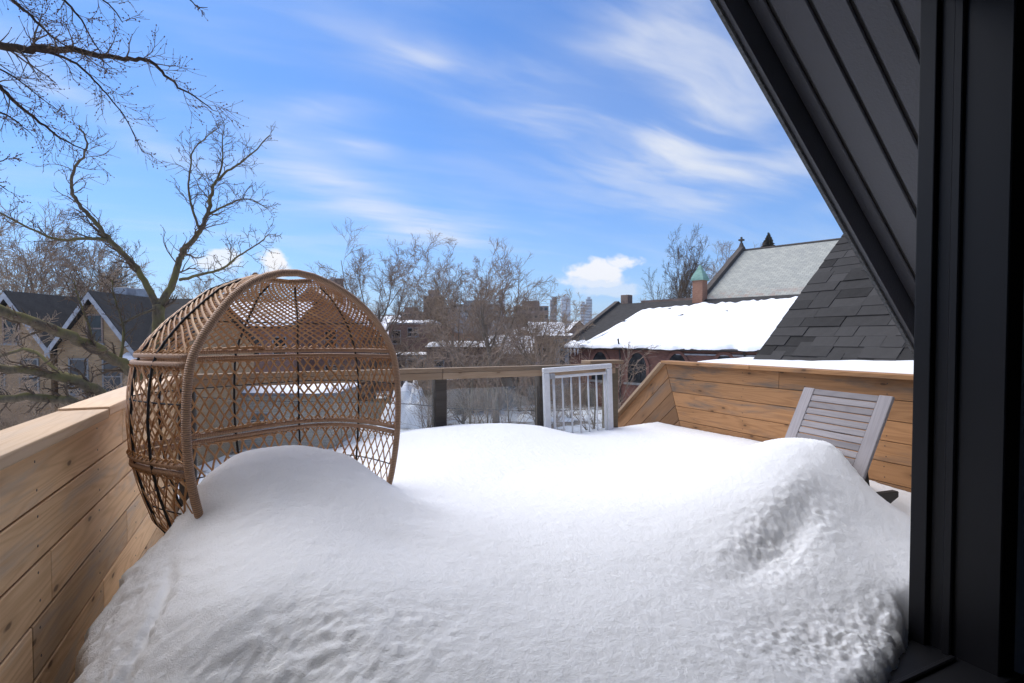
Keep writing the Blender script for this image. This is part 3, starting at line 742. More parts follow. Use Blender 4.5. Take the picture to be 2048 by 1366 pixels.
def deck_snow():
    xs = np.arange(-.60, 3.895, .0075); ys = [.98]
    while ys[-1] < 4.53: ys.append(ys[-1] + .0045 * ys[-1] + .001)
    ys = np.array(ys); X, Y = np.meshgrid(xs, ys)
    w, A, eps = rbf_fit(SP); n = len(A)
    Z = w[n] + w[n + 1] * X + w[n + 2] * Y
    for i in range(n): Z = Z + w[i] * np.sqrt((X - A[i, 0]) ** 2 + (Y - A[i, 1]) ** 2 + eps ** 2)
    def blob(cx, cy, rx, ry, rot=0):
        a = R(rot); dx, dy = X - cx, Y - cy; u = (dx * math.cos(a) + dy * math.sin(a)) / rx; v = (-dx * math.sin(a) + dy * math.cos(a)) / ry
        return np.exp(-(u * u + v * v))
    rough = blob(2.2, 1.68, .42, .14, 12) + blob(.05, 1.40, .38, .16) * .75 + blob(-.45, 1.75, .14, .55) * .8 + blob(1.9, 1.2, .5, .12, 0) * .8 + blob(3.15, 2.0, .12, .2) * .8
    rough = np.clip(rough * (.9 + .6 * fbm(X, Y, 5., 3, 77)), 0, 1)
    pits = fbm(X * .85, Y * 1.2, 32., 3, 3, .6)
    Z += .004 * fbm(X, Y, 5., 3, 9) + .005 * fbm(X, Y, 26., 4, 5) * (.45 + rough) + .0022 * fbm(X, Y, 95., 3, 6, .7)
    Z += rough * (.020 * pits + .008 * fbm(X, Y, 80., 3, 21, .7))
    Z -= .05 * blob(2.2, 1.66, .40, .07, 14)                     # the pocked hollow in front of the lounger
    Z -= .012 * blob(.62, 2.2, .16, .1) + .02 * blob(1.55, 2.2, .2, .1) * 0
    crease = np.exp(-((X + .335 + .05 * np.sin(Y * 6) + .25 * (1.85 - Y) * .4) / .018) ** 2) * np.clip((2.15 - Y) / .3, 0, 1)
    Z -= .022 * crease
    # broken edge along the parapet and along the door sill
    XE = -.505 + .05 * fbm(Y * 0 + 3, Y, 3.5, 4, 31, .6) + np.interp(Y, [1.0, 1.9, 2.3, 2.45, 2.8, 4.6], [0, -.02, .03, .13, .08, -.03])
    e = np.clip((X - XE) / .05, 0, 1); e = np.sqrt(np.clip(1 - (1 - e) ** 2, 0, 1)); lowz = -1.335 + .01 * fbm(X, Y, 20., 2, 40)
    lowz = np.where(Y > 2.5, np.minimum(Z, np.maximum(lowz, -1.27 + .03 * fbm(X, Y, 6., 3, 44))), lowz)
    Z = np.where(X < XE, lowz, lowz + (Z - lowz) * e)
    YE = np.interp(X, [-.6, .3, 1.4, 1.7, 2.0, 2.2, 2.34, 2.6], [.85, .85, .87, 1.0, 1.08, 1.14, 1.225, 1.24]) + .03 * fbm(X, X * 0 + 7, 7., 4, 51, .6)
    e2 = np.clip((Y - YE) / .075, 0, 1); e2 = np.sqrt(np.clip(1 - (1 - e2) ** 2, 0, 1))
    low2 = -1.27
    Z = np.where(Y < YE, low2, low2 + (Z - low2) * e2)
    gx = np.gradient(Z, axis=1) / .0075; steep = np.clip(np.abs(gx) / 2.5, 0, 1)
    Xd = X + steep * .03 * fbm(Y * 1.0, Z * 1.0, 26., 4, 61, .6) * (X < .2)
    v = np.stack([Xd, Y, Z + EZ], -1).reshape(-1, 3); ny, nx = X.shape
    idx = np.arange(ny * nx).reshape(ny, nx)
    q = np.stack([idx[:-1, :-1], idx[:-1, 1:], idx[1:, 1:], idx[1:, :-1]], -1).reshape(-1, 4)
    zq = v[q][:, :, 2].max(1); q = q[zq > EZ - 1.265 + 0 * zq] if False else q
    me = bpy.data.meshes.new('snow'); me.vertices.add(len(v)); me.vertices.foreach_set('co', v.ravel())
    me.loops.add(q.size); me.loops.foreach_set('vertex_index', q.ravel().astype(np.int32)); me.polygons.add(len(q))
    me.polygons.foreach_set('loop_start', np.arange(0, q.size, 4, dtype=np.int32)); me.polygons.foreach_set('loop_total', np.full(len(q), 4, np.int32))
    me.polygons.foreach_set('use_smooth', np.ones(len(q), bool)); me.update(calc_edges=True)
    o = link('snow', me, M['snow']); tag(o, 'deep drifted snow blanket covering the deck and the seats', 'snow', None, 'stuff')
deck_snow()
def slab_snow(name, label, quad, th, mt, nu, nv, amp, seed, top=None, parent=None):
    """thick snow on a quad a,b,c,d (a-b lower edge, d-c upper edge), ragged and rounded"""
    a, b, c, d = [Vector(p) for p in quad]; n = (b - a).cross(d - a).normalized(); n = n if n.z > 0 else -n
    U, V = np.meshgrid(np.linspace(0, 1, nu), np.linspace(0, 1, nv))
    m_ = MB(); L1 = (b - a).length; L2 = (d - a).length
    ed = np.minimum.reduce([U * L1, (1 - U) * L1, V * L2, (1 - V) * L2]); h = th * np.sqrt(np.clip(1 - (1 - np.clip(ed / (th * 1.6), 0, 1)) ** 2, 0, 1))
    h = h * (1 + .5 * fbm(U * L1, V * L2, 1.2, 4, seed)) - .004
    du = amp * fbm(U * L1, V * L2, .8, 4, seed + 9, .6); dv = amp * fbm(U * L1, V * L2, .8, 4, seed + 19, .6)
    vs = []
    for j in range(nv):
        for i in range(nu):
            u = U[j, i]; v_ = V[j, i]
            if top is not None: v_ = v_ * top(u)
            p = (a * (1 - u) + b * u) * (1 - v_) + (d * (1 - u) + c * u) * v_
            p = p + n * h[j, i] + (b - a).normalized() * du[j, i] + (d - a).normalized() * dv[j, i]; vs.append(p[:])
    m_.v = vs; m_.f = [(j * nu + i, j * nu + i + 1, (j + 1) * nu + i + 1, (j + 1) * nu + i) for j in range(nv - 1) for i in range(nu - 1)]
    o = m_.obj(name, mt, parent, True)
    if label: tag(o, label, 'snow', None, 'stuff')
    return o
slab_snow('snow', 'strip of snow lying between the pine wall cap and the shingled roof', [(3.955, 1.3, EZ - .30), (3.955, 4.15, EZ - .30), (4.62, 3.95, EZ - .27), (4.62, 1.3, EZ - .20)], .075, M['snow'], 120, 24, .03, 3)
bbox_v = MB().prism([(3.96, 1.2, EZ - .36), (4.7, 1.2, EZ - .36), (4.7, 1.2, EZ - .31), (3.96, 1.2, EZ - .31)], (0, 2.9, 0)).obj('gutter_ledge', M['gutter']); tag(bbox_v, 'dark roof ledge between the pine wall and the shingled roof', 'ledge')

# ================================================================== BACKGROUND BUILDINGS
def window_unit(parent, x, z, w, h, y, face='f', frame='old_white', mull=1, name='window'):
    """framed window standing 3 cm proud of a wall; face f: plane y, l: plane x"""
    t = .07; f_ = MB()
    f_.box(-w / 2 - t, -.05, -h / 2 - t, -w / 2, .0, h / 2 + t); f_.box(w / 2, -.05, -h / 2 - t, w / 2 + t, .0, h / 2 + t)
    f_.box(-w / 2, -.05, h / 2, w / 2, .0, h / 2 + t); f_.box(-w / 2, -.05, -h / 2 - t, w / 2, .0, -h / 2)
    if mull: f_.box(-w / 2, -.045, -.03, w / 2, -.005, .03)
    if mull > 1: f_.box(-.03, -.046, -h / 2, .03, -.004, h / 2)
    rz = {'f': 0, 'l': R(-90), 'r': R(90)}[face]
    loc = (x, y, z) if face == 'f' else (y, x, z)
    o = f_.obj(name, M[frame], parent, False, loc, (0, 0, rz))
    MB().box(-w / 2, -.022, -h / 2, w / 2, -.012, h / 2).obj('pane', M['pane'], o)
    MB().box(-w / 2 - .12, -.10, -h / 2 - .17, w / 2 + .12, -.002, -h / 2 - .075).obj('sill', M['concrete'], o)
    return o
def building(name, label, cat, px, depth, w, d, wall_h, rz=-25., roof='gable_x', rise=2.5, wall='red_brick', rmat='dark_roof', wins=(), snow=0, chim=(), group=None, frame='old_white', base=0.):
    c = P(px, 675, depth); b = thing(name, label, cat, (c.x, c.y, base), R(rz), group)
    x0, x1, y0, y1 = -w / 2, w / 2, 0, d; H = wall_h
    wm = MB()
    if roof == 'gable_y': wm.prism([(x0, y0, 0), (x1, y0, 0), (x1, y0, H), (0, y0, H + rise), (x0, y0, H)], (0, d, 0))
    elif roof == 'gable_x': wm.prism([(x0, y0, 0), (x0, y1, 0), (x0, y1, H), (x0, d / 2, H + rise), (x0, y0, H)], (w, 0, 0))
    else: wm.box(x0, y0, 0, x1, y1, H)
    wm.obj('wall', M[wall], b)
    o = .3; t = .16; rm = MB(); sn = []
    if roof == 'gable_y':
        k = rise / (w / 2)
        for s in (-1, 1):
            rm.prism([(0, -o, H + rise + .01), (s * (w / 2 + o), -o, H - k * o + .01), (s * (w / 2 + o), -o, H - k * o + t), (0, -o, H + rise + t + .05)], (0, d + 2 * o, 0))
            q = [(s * (w / 2 + o), -o, H - k * o + t), (s * (w / 2 + o), d + o, H - k * o + t), (0.02 * s, d + o, H + rise + t), (0.02 * s, -o, H + rise + t)]
            sn.append(q if s > 0 else [q[1], q[0], q[3], q[2]])
    elif roof == 'gable_x':
        k = rise / (d / 2)
        for s in (0, 1):
            ye = -o if s == 0 else d + o
            rm.prism([(x0 - o, d / 2, H + rise + .01), (x0 - o, ye, H - k * o + .01), (x0 - o, ye, H - k * o + t), (x0 - o, d / 2, H + rise + t + .05)], (w + 2 * o, 0, 0))
        sn.append([(x0 - o, -o, H - k * o + t), (x1 + o, -o, H - k * o + t), (x1 + o, d / 2, H + rise + t), (x0 - o, d / 2, H + rise + t)])
    else:
        rm.box(x0 - .15, -.15, H, x1 + .15, d + .15, H + .18); sn.append([(x0 - .1, -.1, H + .18), (x1 + .1, -.1, H + .18), (x1 + .1, d + .1, H + .18), (x0 - .1, d + .1, H + .18)])
    ro = rm.obj('roof', M[rmat], b)
    if snow:
        for q in sn:
            o_ = slab_snow('snow_layer', None, q, snow, M['roof_snow'], 24, 10, .35, int(px) % 97, None, ro)
    for (cx, cy, cw, ch) in chim: bbox('chimney', cx - cw / 2, cy - cw / 2, H, cx + cw / 2, cy + cw / 2, H + ch, M['brown_brick'], b, .02)
    for wn in wins:
        fc, u, z, ww, wh = wn[:5]; ml = wn[5] if len(wn) > 5 else 1
        if fc == 'f': window_unit(b, u, z, ww, wh, 0, 'f', frame, ml)
        elif fc == 'l': window_unit(b, u, z, ww, wh, x0, 'l', frame, ml)
        else: window_unit(b, u, z, ww, wh, x1, 'r', frame, ml)
    return b

# ---- the brick church on the right
def church():
    o0 = P(1510, 675, 38); ch = thing('church', 'red brick church with slate nave roof, snowy aisle roof and pointed windows', 'church', (o0.x, o0.y, 0), math.atan2(-.944, .330))
    XL, XR, EV, RG = -17.9, 9.0, EZ - 1.0, EZ + 3.43
    MB().prism([(XL + .3, .45, 0), (XL + .3, 17, 0), (XL + .3, 17, EV), (XL + .3, 8.85, RG - .12), (XL + .3, .45, EV + .08)], (XR - XL - .3, 0, 0)).obj('aisle_wall', M['church_brick'], ch)
    sl = (RG - EV) / 8.85
    ar = MB(); ar.prism([(XL, 0, EV), (XL, 8.85, RG), (XL, 8.85, RG + .2), (XL, -.02, EV + .16)], (XR - XL, 0, 0)); ar.prism([(XL, 8.85, RG), (XL, 17.7, EV), (XL, 17.7, EV + .16), (XL, 8.85, RG + .2)], (XR - XL, 0, 0))
    aro = ar.obj('aisle_roof', M['dark_roof'], ch)
    cp = MB(); cp.prism([(XL - .35, -.3, EV - .05), (XL - .35, 8.85, RG + .22), (XL - .35, 8.85, RG + .50), (XL - .35, -.35, EV + .32)], (.5, 0, 0)); cp.prism([(XL - .35, 8.85, RG + .22), (XL - .35, 17.9, EV), (XL - .35, 17.9, EV + .3), (XL - .35, 8.85, RG + .50)], (.5, 0, 0))
    cp.obj('gable_coping', M['coping'], ch)
    bbox('chimney', -17.6, 9.0, RG - .3, -16.7, 9.9, RG + 1.15, M['brown_brick'], ch, .02)
    def top(u):
        x = XL + u * (XR - XL); return float(np.interp(x, [-17.9, -15.4, -13.3, -9, 0, 9], [.085, .10, .80, .86, .91, .93])) + .012 * math.sin(x * 3.1) + .01 * math.sin(x * 7.3)
    n_ = Vector((0, -sl, 1)).normalized()
    def rp(x, y, h=.17): return Vector((x, y, EV + sl * y)) + n_ * h
    slab_snow('snow_layer', None, [rp(XL, -.12, .14), rp(XR, -.12, .14), rp(XR, 8.85, .19), rp(XL, 8.85, .19)], .24, M['roof_snow'], 190, 40, .22, 7, top, aro)
    for (x, y) in ((-10.6, 6.6), (-8.6, 5.2), (-4.7, 5.6), (-14.2, 4.3)):
        p = rp(x, y, .36); MB().prism([p + Vector((-.35, 0, 0)), p + Vector((.35, 0, .1)), p + Vector((.25, .25, .16)), p + Vector((-.2, .3, .13))], (0, 0, .06)).obj('roof_vent', M['gutter'], aro)
    MB().tube([(XL, -.1, EV + .03), (XR, -.1, EV + .03)], .10, 8).obj('gutter', M['gutter'], ch)
    for x in (-11.75, -.8): MB().tube([(x, -.02, EV + .9 if x < -5 else EV), (x, .30, EV - .6), (x, .34, 0)], .075, 8).obj('downspout', M['gutter'], ch)
    MB().box(-6.4, .34, EV - .42, XR, .44, EV - .30).obj('eave_board', M['old_white'], ch)
    for k in range(7):
        x = XL + .5 + k * .22 + (.1 if k % 2 else 0); MB().tube([(x, -.12, EV), (x, -.12, EV - .4 - .5 * ((k * 37) % 10) / 10)], [.05, .006], 5).obj('icicle', M['roof_snow'], ch)
    # pointed windows
    for x in (-14.0, -10.05, -6.3, -2.4, 1.5):
        w, zb, zs, zt = .92, 2.45, 4.0, 5.02
        def arch(hw, top, y, k=9):
            pts = [(-hw, y, zb), (hw, y, zb), (hw, y, zs)]
            for i in range(1, k): a = i / k; pts.append((hw * (1 - a) ** .72 if a < 1 else 0, y, zs + (top - zs) * math.sin(a * math.pi / 2) ** .9))
            pts.append((0, y, top))
            for i in range(k - 1, 0, -1): a = i / k; pts.append((-hw * (1 - a) ** .72, y, zs + (top - zs) * math.sin(a * math.pi / 2) ** .9))
            pts.append((-hw, y, zs)); return pts
        outer, inner = arch(w + .26, zt + .24, .33), arch(w, zt, .33); n = len(outer)
        ring = MB()
        for i in range(n):
            j = (i + 1) % n
            if i == 0: continue
            ring.prism([outer[i], outer[j], inner[j], inner[i]], (0, .115, 0))
        wo = ring.obj('window', M['church_brick'], ch, False, (x, 0, 0))
        MB().prism(arch(w, zt, .425), (0, .02, 0)).obj('pane', M['pane'], wo)
        tr = MB()
        for xx in (-.31, .31): tr.box(xx - .035, .37, zb, xx + .035, .42, zs)
        tr.box(-w, .365, zs - .05, w, .42, zs + .05); tr.box(-w, .37, zb, w, .42, zb + .07); tr.box(-w, .37, zb, -w + .07, .42, zs); tr.box(w - .07, .37, zb, w, .42, zs)
        tr.obj('tracery', M['dark_metal'], wo)
        MB().box(-1.25, .22, zb - .22, 1.25, .44, zb - .02).obj('sill', M['concrete'], wo)
    # nave
    NX, NE, NR = -8.66, EZ + 3.48, EZ + 9.28; y0, y1 = 9.2, 18.6
    MB().prism([(NX + .2, y0 + .3, 0), (NX + .2, 27.7, 0), (NX + .2, 27.7, NE), (NX + .2, y1, NR - .2), (NX + .2, y0 + .3, NE)], (22, 0, 0)).obj('nave_wall', M['church_brick'], ch)
    sl2 = math.hypot(y1 - y0, NR - NE); an = math.atan2(NR - NE, y1 - y0)
    nr = MB().box(0, -.1, -.12, 22, sl2, 0).obj('nave_roof', M['slate'], ch, False, (NX + .1, y0, NE + .1), (an, 0, 0))
    MB().prism([(NX + .1, y1, NR - .1), (NX + .1, 28, NE), (NX + .1, 28, NE + .12), (NX + .1, y1, NR + .1)], (22, 0, 0)).obj('nave_roof_back', M['slate'], ch)
    MB().tube([(NX, y1, NR + .12), (NX + 22, y1, NR + .12)], .13, 6).obj('ridge', M['coping'], ch)
    MB().box(NX, y0 - .2, NE - .12, NX + 22, y0 - .02, NE + .06).obj('nave_gutter', M['concrete'], ch)
    cp = MB()
    for s in (-1, 1):
        ye = y1 + s * 9.6
        cp.prism([(NX - .25, y1, NR + .0), (NX - .25, ye, NE - .15), (NX - .25, ye, NE + .45), (NX - .25, y1, NR + .62)], (.55, 0, 0))
    cp.obj('nave_coping', M['coping'], ch)
    fn = MB(); fn.tube([(NX, y1, NR + .4), (NX, y1, NR + .95)], [.34, .16], 6); fn.box(NX - .08, y1 - .08, NR + .9, NX + .08, y1 + .08, NR + 1.6); fn.box(NX - .24, y1 - .24, NR + 1.2, NX + .24, y1 + .24, NR + 1.36)
    fn.obj('finial', M['coping'], ch)
    tx, ty = NX + .2, y0 - .55; bb = bbox('turret', tx - .5, ty - .5, RG - 1.5, tx + .5, ty + .5, EZ + 5.5, M['orange_brick'], ch, .02)
    cap = MB(); b_ = .80; zz = EZ + 5.5
    prof = [(.62, 0), (.60, .16), (.46, .5), (.25, .9), (.05, 1.4)]
    for (r0, h0), (r1, h1) in zip(prof[:-1], prof[1:]):
        for i in range(4):
            a0, a1 = math.pi / 4 + i * math.pi / 2, math.pi / 4 + (i + 1) * math.pi / 2; q = 1.414
            cap.poly([(tx + q * r0 * math.cos(a0), ty + q * r0 * math.sin(a0), zz + h0), (tx + q * r0 * math.cos(a1), ty + q * r0 * math.sin(a1), zz + h0), (tx + q * r1 * math.cos(a1), ty + q * r1 * math.sin(a1), zz + h1), (tx + q * r1 * math.cos(a0), ty + q * r1 * math.sin(a0), zz + h1)])
    cap.box(tx - .64, ty - .64, zz - .1, tx + .64, ty + .64, zz - .001); cap.obj('turret_cap', M['copper_green'], bb)
    MB().box(-16.0, 10.5, 0, -9.2, 13, RG + .55).obj('low_wing', M['brown_brick'], ch)
church()

# ---- yellow brick double gabled house on the left
def yellow_house():
    c = P(117, 675, 24); h = thing('gabled_house', 'yellow brick house with twin white edged gables behind the mossy branches', 'house', (c.x, c.y, 0), R(-25))
    EV, RG = 5.75, 8.2; w0, w1 = -6.0, 5.25; dp = 7.5
    MB().prism([(w0, 0, 0), (w0, dp, 0), (w0, dp, EV), (w0, dp / 2, RG - .1), (w0, 0, EV)], (w1 - w0, 0, 0)).obj('wall', M['yellow_brick'], h)
    rf = MB(); rf.prism([(w0 - .3, -.35, EV - .2), (w0 - .3, dp / 2, RG), (w0 - .3, dp / 2, RG + .2), (w0 - .3, -.4, EV - .02)], (w1 - w0 + .6, 0, 0))
    rf.prism([(w0 - .3, dp / 2, RG), (w0 - .3, dp + .4, EV - .2), (w0 - .3, dp + .4, EV), (w0 - .3, dp / 2, RG + .2)], (w1 - w0 + .6, 0, 0)); ro = rf.obj('roof', M['dark_roof'], h)
    for gx in (-1.6, 2.12):
        hw, zt = 1.85, RG + .02; zb = 5.75; yf = -.55
        gm = MB().prism([(gx - hw + .15, yf, 3.2), (gx + hw - .15, yf, 3.2), (gx + hw - .15, yf, zb + .2), (gx, yf, zt - .2), (gx - hw + .15, yf, zb + .2)], (0, .54, 0)).obj('gable', M['yellow_brick'], h)
        for s in (-1, 1):
            MB().prism([(gx, yf - .32, zt + .02), (gx + s * (hw + .1), yf - .32, zb - .12), (gx + s * (hw + .1), yf - .32, zb + .02), (gx, yf - .32, zt + .2)], (0, 4.6, 0)).obj('gable_roof', M['dark_roof'], gm)
            bg_ = MB().prism([(gx, yf - .36, zt - .16), (gx + s * (hw + .12), yf - .36, zb - .32), (gx + s * (hw + .12), yf - .36, zb - .04), (gx, yf - .36, zt + .13)], (0, .035, 0)).obj('bargeboard', M['old_white'], gm)
        window_unit(gm, gx, 6.75, .62, 1.15, yf, 'f', 'brown_brick', 1)
        for u in (-.75, .75): window_unit(gm, gx + u, 4.6, .75, 1.5, yf, 'f', 'concrete', 1)
    for x in (-5.0, -3.9, 4.4): window_unit(h, x, 4.3, .8, 1.5, 0, 'f', 'concrete', 1)
    for x in (-4.9, -3.0, -1.0, 1.0, 3.0, 4.4): window_unit(h, x, 1.7, .9, 1.6, 0 , 'f', 'concrete', 1)
    MB().prism([(3.5, -.9, 5.35), (5.3, -.9, 5.35), (5.3, -.1, 5.75), (3.5, -.1, 5.75)], (0, 0, .16)).obj('snow_patch', M['roof_snow'], h)
    bbox('chimney', -.1, dp / 2 - .4, RG - .3, .7, dp / 2 + .4, RG + .75, M['old_white'], h, .02)
    bbox('chimney', 1.1, dp / 2 - .3, RG - .3, 1.7, dp / 2 + .3, RG + .7, M['old_white'], h, .02)
yellow_house()

# ---- houses in the middle distance
building('brick_house', 'orange brick house with plain gable end and grey roof in the centre', 'house', 868, 66, 5.2, 11, 7.2, -38, 'gable_y', 2.6, 'orange_brick', 'grey_roof', [('f', 1.2, 5.6, .8, 1.5), ('f', -1.0, 2.4, .9, 1.6), ('r', 3, 5.4, .9, 1.5), ('r', 6, 5.4, .9, 1.5)])
building('terrace_house', 'long grey roofed brick terrace behind the central bare tree', 'house', 960, 74, 9, 8, 6.4, -25, 'gable_x', 2.8, 'brown_brick', 'grey_roof', [('f', -3.0, 5.2, 1.2, 1.3, 2), ('f', -.6, 5.2, 1.0, 1.3), ('f', 2.0, 5.2, 1.2, 1.3, 2), ('f', -2, 2.2, 1.2, 1.4)], 0)
building('porch_house', 'flat roofed brick house with snow and white upper porch beside the wicker chair', 'house', 822, 54, 4.6, 7, 7.7, -25, 'flat', 0, 'red_brick', 'old_white', [('f', .2, 6.9, 1.0, .8, 2), ('f', -1.5, 6.4, .8, 1.3), ('f', -1.3, 4.2, .9, 1.4), ('f', .9, 4.0, 1.1, 1.6, 2), ('f', -.9, 2.9, .9, .4)], .28)
building('sun_porch', 'small white glazed porch below the flat roofed brick house', 'porch', 822, 48, 3.0, 3, 4.6, -25, 'flat', 0, 'white_paint', 'grey_roof', [('f', -.9, 3.6, .7, 1.3), ('f', .1, 3.6, .7, 1.3), ('f', 1.0, 3.6, .6, 1.3)], .15)
building('brick_shed', 'low brown brick annex with a thick snow covered flat roof', 'shed', 928, 46, 6.6, 6, 5.35, -25, 'flat', 0, 'brown_brick', 'brown_roof', [('f', -2.2, 3.8, .8, 1.0), ('f', 1.2, 3.8, .9, 1.1)], .42)
building('siding_house', 'brick house with white siding bay and snow on its flat roof', 'house', 1113, 52, 3.6, 7, 6.35, -25, 'flat', 0, 'red_brick', 'grey_roof', [('f', -1.0, 4.6, .7, 1.5), ('f', .2, 4.6, .6, 1.5), ('f', -.4, 2.4, .8, 1.4)], .22)
building('siding_bay', 'narrow white clapboard bay next to the snowy church eave', 'bay', 1125, 51, 1.3, 1, 6.0, -25, 'flat', 0, 'old_white', 'grey_roof', [('f', 0, 4.4, .5, 1.4)], 0)
building('dormer_house', 'far brick house with snowy roof and a small white dormer', 'house', 1095, 82, 5.4, 7, 7.0, -25, 'gable_x', 1.7, 'brown_brick', 'brown_roof', [('f', -1.4, 5.6, .9, 1.3), ('f', 1.1, 5.6, .9, 1.3)], .16)
building('gable_cottage', 'distant brick cottage with pointed front gable left of the church', 'house', 1158, 90, 5.0, 7, 6.5, -25, 'gable_y', 2.6, 'brown_brick', 'dark_roof', [('f', 0, 6.4, .8, 1.0)], .12)
building('tall_row', 'dark brick rear row seen through the wicker lattice', 'house', 470, 40, 9, 8, 7.2, -25, 'gable_x', 2.0, 'red_brick', 'dark_roof', [('f', -3, 5.6, .9, 1.5), ('f', -1, 5.6, .9, 1.5), ('f', 1.4, 5.6, .9, 1.5), ('f', 3.4, 5.6, .9, 1.5), ('f', -2, 2.4, 1., 1.5), ('f', 2, 2.4, 1., 1.5)], .18)
building('tall_house', 'tall brick house with white porch seen through the wicker dome', 'house', 625, 44, 7.5, 8, 7.4, -20, 'gable_y', 3.0, 'red_brick', 'grey_roof', [('f', -1.6, 6.2, .9, 1.5), ('f', 1.5, 6.2, .9, 1.5), ('f', -1.6, 3.2, .9, 1.5), ('f', 1.5, 3.2, .9, 1.5)], .15, [(1.5, 3, .7, 4.2)])
building('flat_garage', 'snow topped garage behind the wicker chair', 'garage', 560, 30, 6, 5, 3.0, -25, 'flat', 0, 'block_wall', 'grey_roof', [('f', -1.2, 1.6, 1.0, .8)], .3)
building('red_house', 'red brick house with dark roof at the back of the central yards', 'house', 730, 62, 6.2, 8, 6.6, -25, 'gable_x', 2.4, 'red_brick', 'dark_roof', [('f', -1.8, 5.0, .9, 1.4), ('f', .4, 5.0, .9, 1.4), ('f', 2.2, 5.0, .9, 1.4)], .14)
building('low_house', 'low brown house with snow dusted roof behind the bare shrubs', 'house', 1020, 58, 5.5, 6, 4.6, -30, 'gable_x', 1.8, 'brown_brick', 'brown_roof', [('f', -1.4, 3.2, .9, 1.2), ('f', 1.2, 3.2, .9, 1.2)], .16)

# garage below the railing
def garage():
    gx = building('garage', 'long pale block garage with snow covered flat roof below the railing', 'garage', 1004, 46.7, 11.8, 5, 2.75, 21, 'flat', 0, 'block_wall', 'gutter', [('l', 2.0, 1.5, .7, .8)], .28)
    MB().box(-4.6, -.05, .05, 1.6, -.01, 1.9).obj('door', M['concrete'], gx)
    MB().tube([(5.3, -.08, 2.6), (5.4, -.10, .2)], .05, 6).obj('downspout', M['old_white'], gx)
garage()
b = P(1077, 748, 50.5); tb = thing('tarp_bundle', 'bright blue plastic tub on the snowy garage roof', 'tub', (b.x, b.y, 3.0), R(-25))
me = MB().prism([(-.5, -.4, 0), (.5, -.4, 0), (.5, .4, 0), (-.5, .4, 0)], (0, 0, .8)).mesh('tub_body'); bevel_mesh(me, .06, 2); link('tub_body', me, M['blue_plastic'], tb)
bbox('lid', -.56, -.46, .8, .56, .46, .9, M['blue_plastic'], tb, .03)
# fence panels in the yards
for i, (px, dp, wd) in enumerate([(812, 40, 5.5), (1150, 48, 4.2), (700, 38, 5.0)]):
    c = P(px, 675, dp); f_ = thing('board_fence', ['weathered board fence beside the snow heap left of the dark post', 'grey board fence behind the white gate', 'board fence seen through the middle of the wicker chair'][i], 'fence', (c.x, c.y, 0), R(-25 + 8 * i), 'yard fences')
    n = int(wd / .16); me = None
    for k in range(n):
        if me is None: me = bevel_mesh(MB().box(0, -.012, .05, .15, .012, 1.7).mesh('fence_board'), .006)
        link('fence_board', me, M['end_post'], f_, (-wd / 2 + k * .16, 0, 0))
    for z in (.4, 1.35): bbox('rail', -wd / 2, .013, z, wd / 2, .05, z + .09, M['end_post'], f_, .005)

# ---- apartment blocks and towers on the skyline
def block(name, label, cat, px, depth, w, top_py, m_, strips=5, rz=-25, dp=None, cap=True, band='tower_pale'):
    c = P(px, 675, depth); H = EZ + (675 - top_py) * depth / 1050; b_ = thing(name, label, cat, (c.x, c.y, 0), R(rz)); dp = dp or w * .8
    MB().box(-w / 2, 0, 0, w / 2, dp, H).obj('wall', M[m_], b_)
    n = strips; fl = max(3, int(H / (3.2 if depth < 600 else 9)))
    for k in range(fl):
        z = H * (k + .4) / fl
        if z < 3: continue
        if strips and depth < 600:
            for i in range(n):
                x = -w / 2 + w * (i + .5) / n; s_ = MB().box(x - w / n * .3, -.12, z, x + w / n * .3, -.02, z + 1.4).obj('window', M['pane'], b_)
        else: MB().box(-w / 2 * .94, -.4, z, w / 2 * .94, -.05, z + 2.6).obj('window_band', M['pane' if m_ != 'tower_pale' else 'tower_grey'], b_)
    if cap: MB().box(-w * .25, dp * .2, H, w * .25, dp * .7, H + (2.5 if depth < 600 else 7)).obj('penthouse', M[m_], b_)
    return b_
block('apartment_block', 'brown brick apartment block rising left of the central tree', 'building', 866, 210, 7.6, 592, 'brown_brick', 4)
block('apartment_block', 'reddish brick block beyond the tree left of the centre', 'building', 820, 260, 12, 624, 'red_brick', 5)
block('apartment_block', 'wide brown brick slab block right of the central tree', 'building', 1062, 240, 16, 612, 'brown_brick', 7)
block('apartment_block', 'pale concrete block behind the central tree', 'building', 950, 330, 30, 608, 'concrete', 8)
block('tower', 'slim brown tower, leftmost of the skyline towers', 'tower', 1107, 1300, 16, 600, 'tower_brown', 4)
block('tower', 'pale grey rounded top tower, tallest and widest on the skyline', 'tower', 1132, 1400, 24, 597, 'tower_pale', 4)
block('tower', 'lower blue grey tower touching the rightmost skyline tower', 'tower', 1167, 1700, 18, 608, 'tower_grey', 4)
block('tower', 'tall blue grey tower nearest the church on the skyline', 'tower', 1178, 1700, 19, 598, 'tower_grey', 4)
block('tower', 'distant grey tower peeking through the central tree', 'tower', 1004, 1500, 16, 585, 'tower_grey', 4)
block('tower', 'broad grey tower seen above the wicker rim', 'tower', 665, 1200, 22, 560, 'tower_grey', 4)
fr_ = random.Random(3)
FW = {'red_brick': 'red brick', 'brown_brick': 'brown brick', 'concrete': 'grey'}; FR = {'gable_x': 'long ridged', 'gable_y': 'front gabled', 'flat': 'flat roofed'}
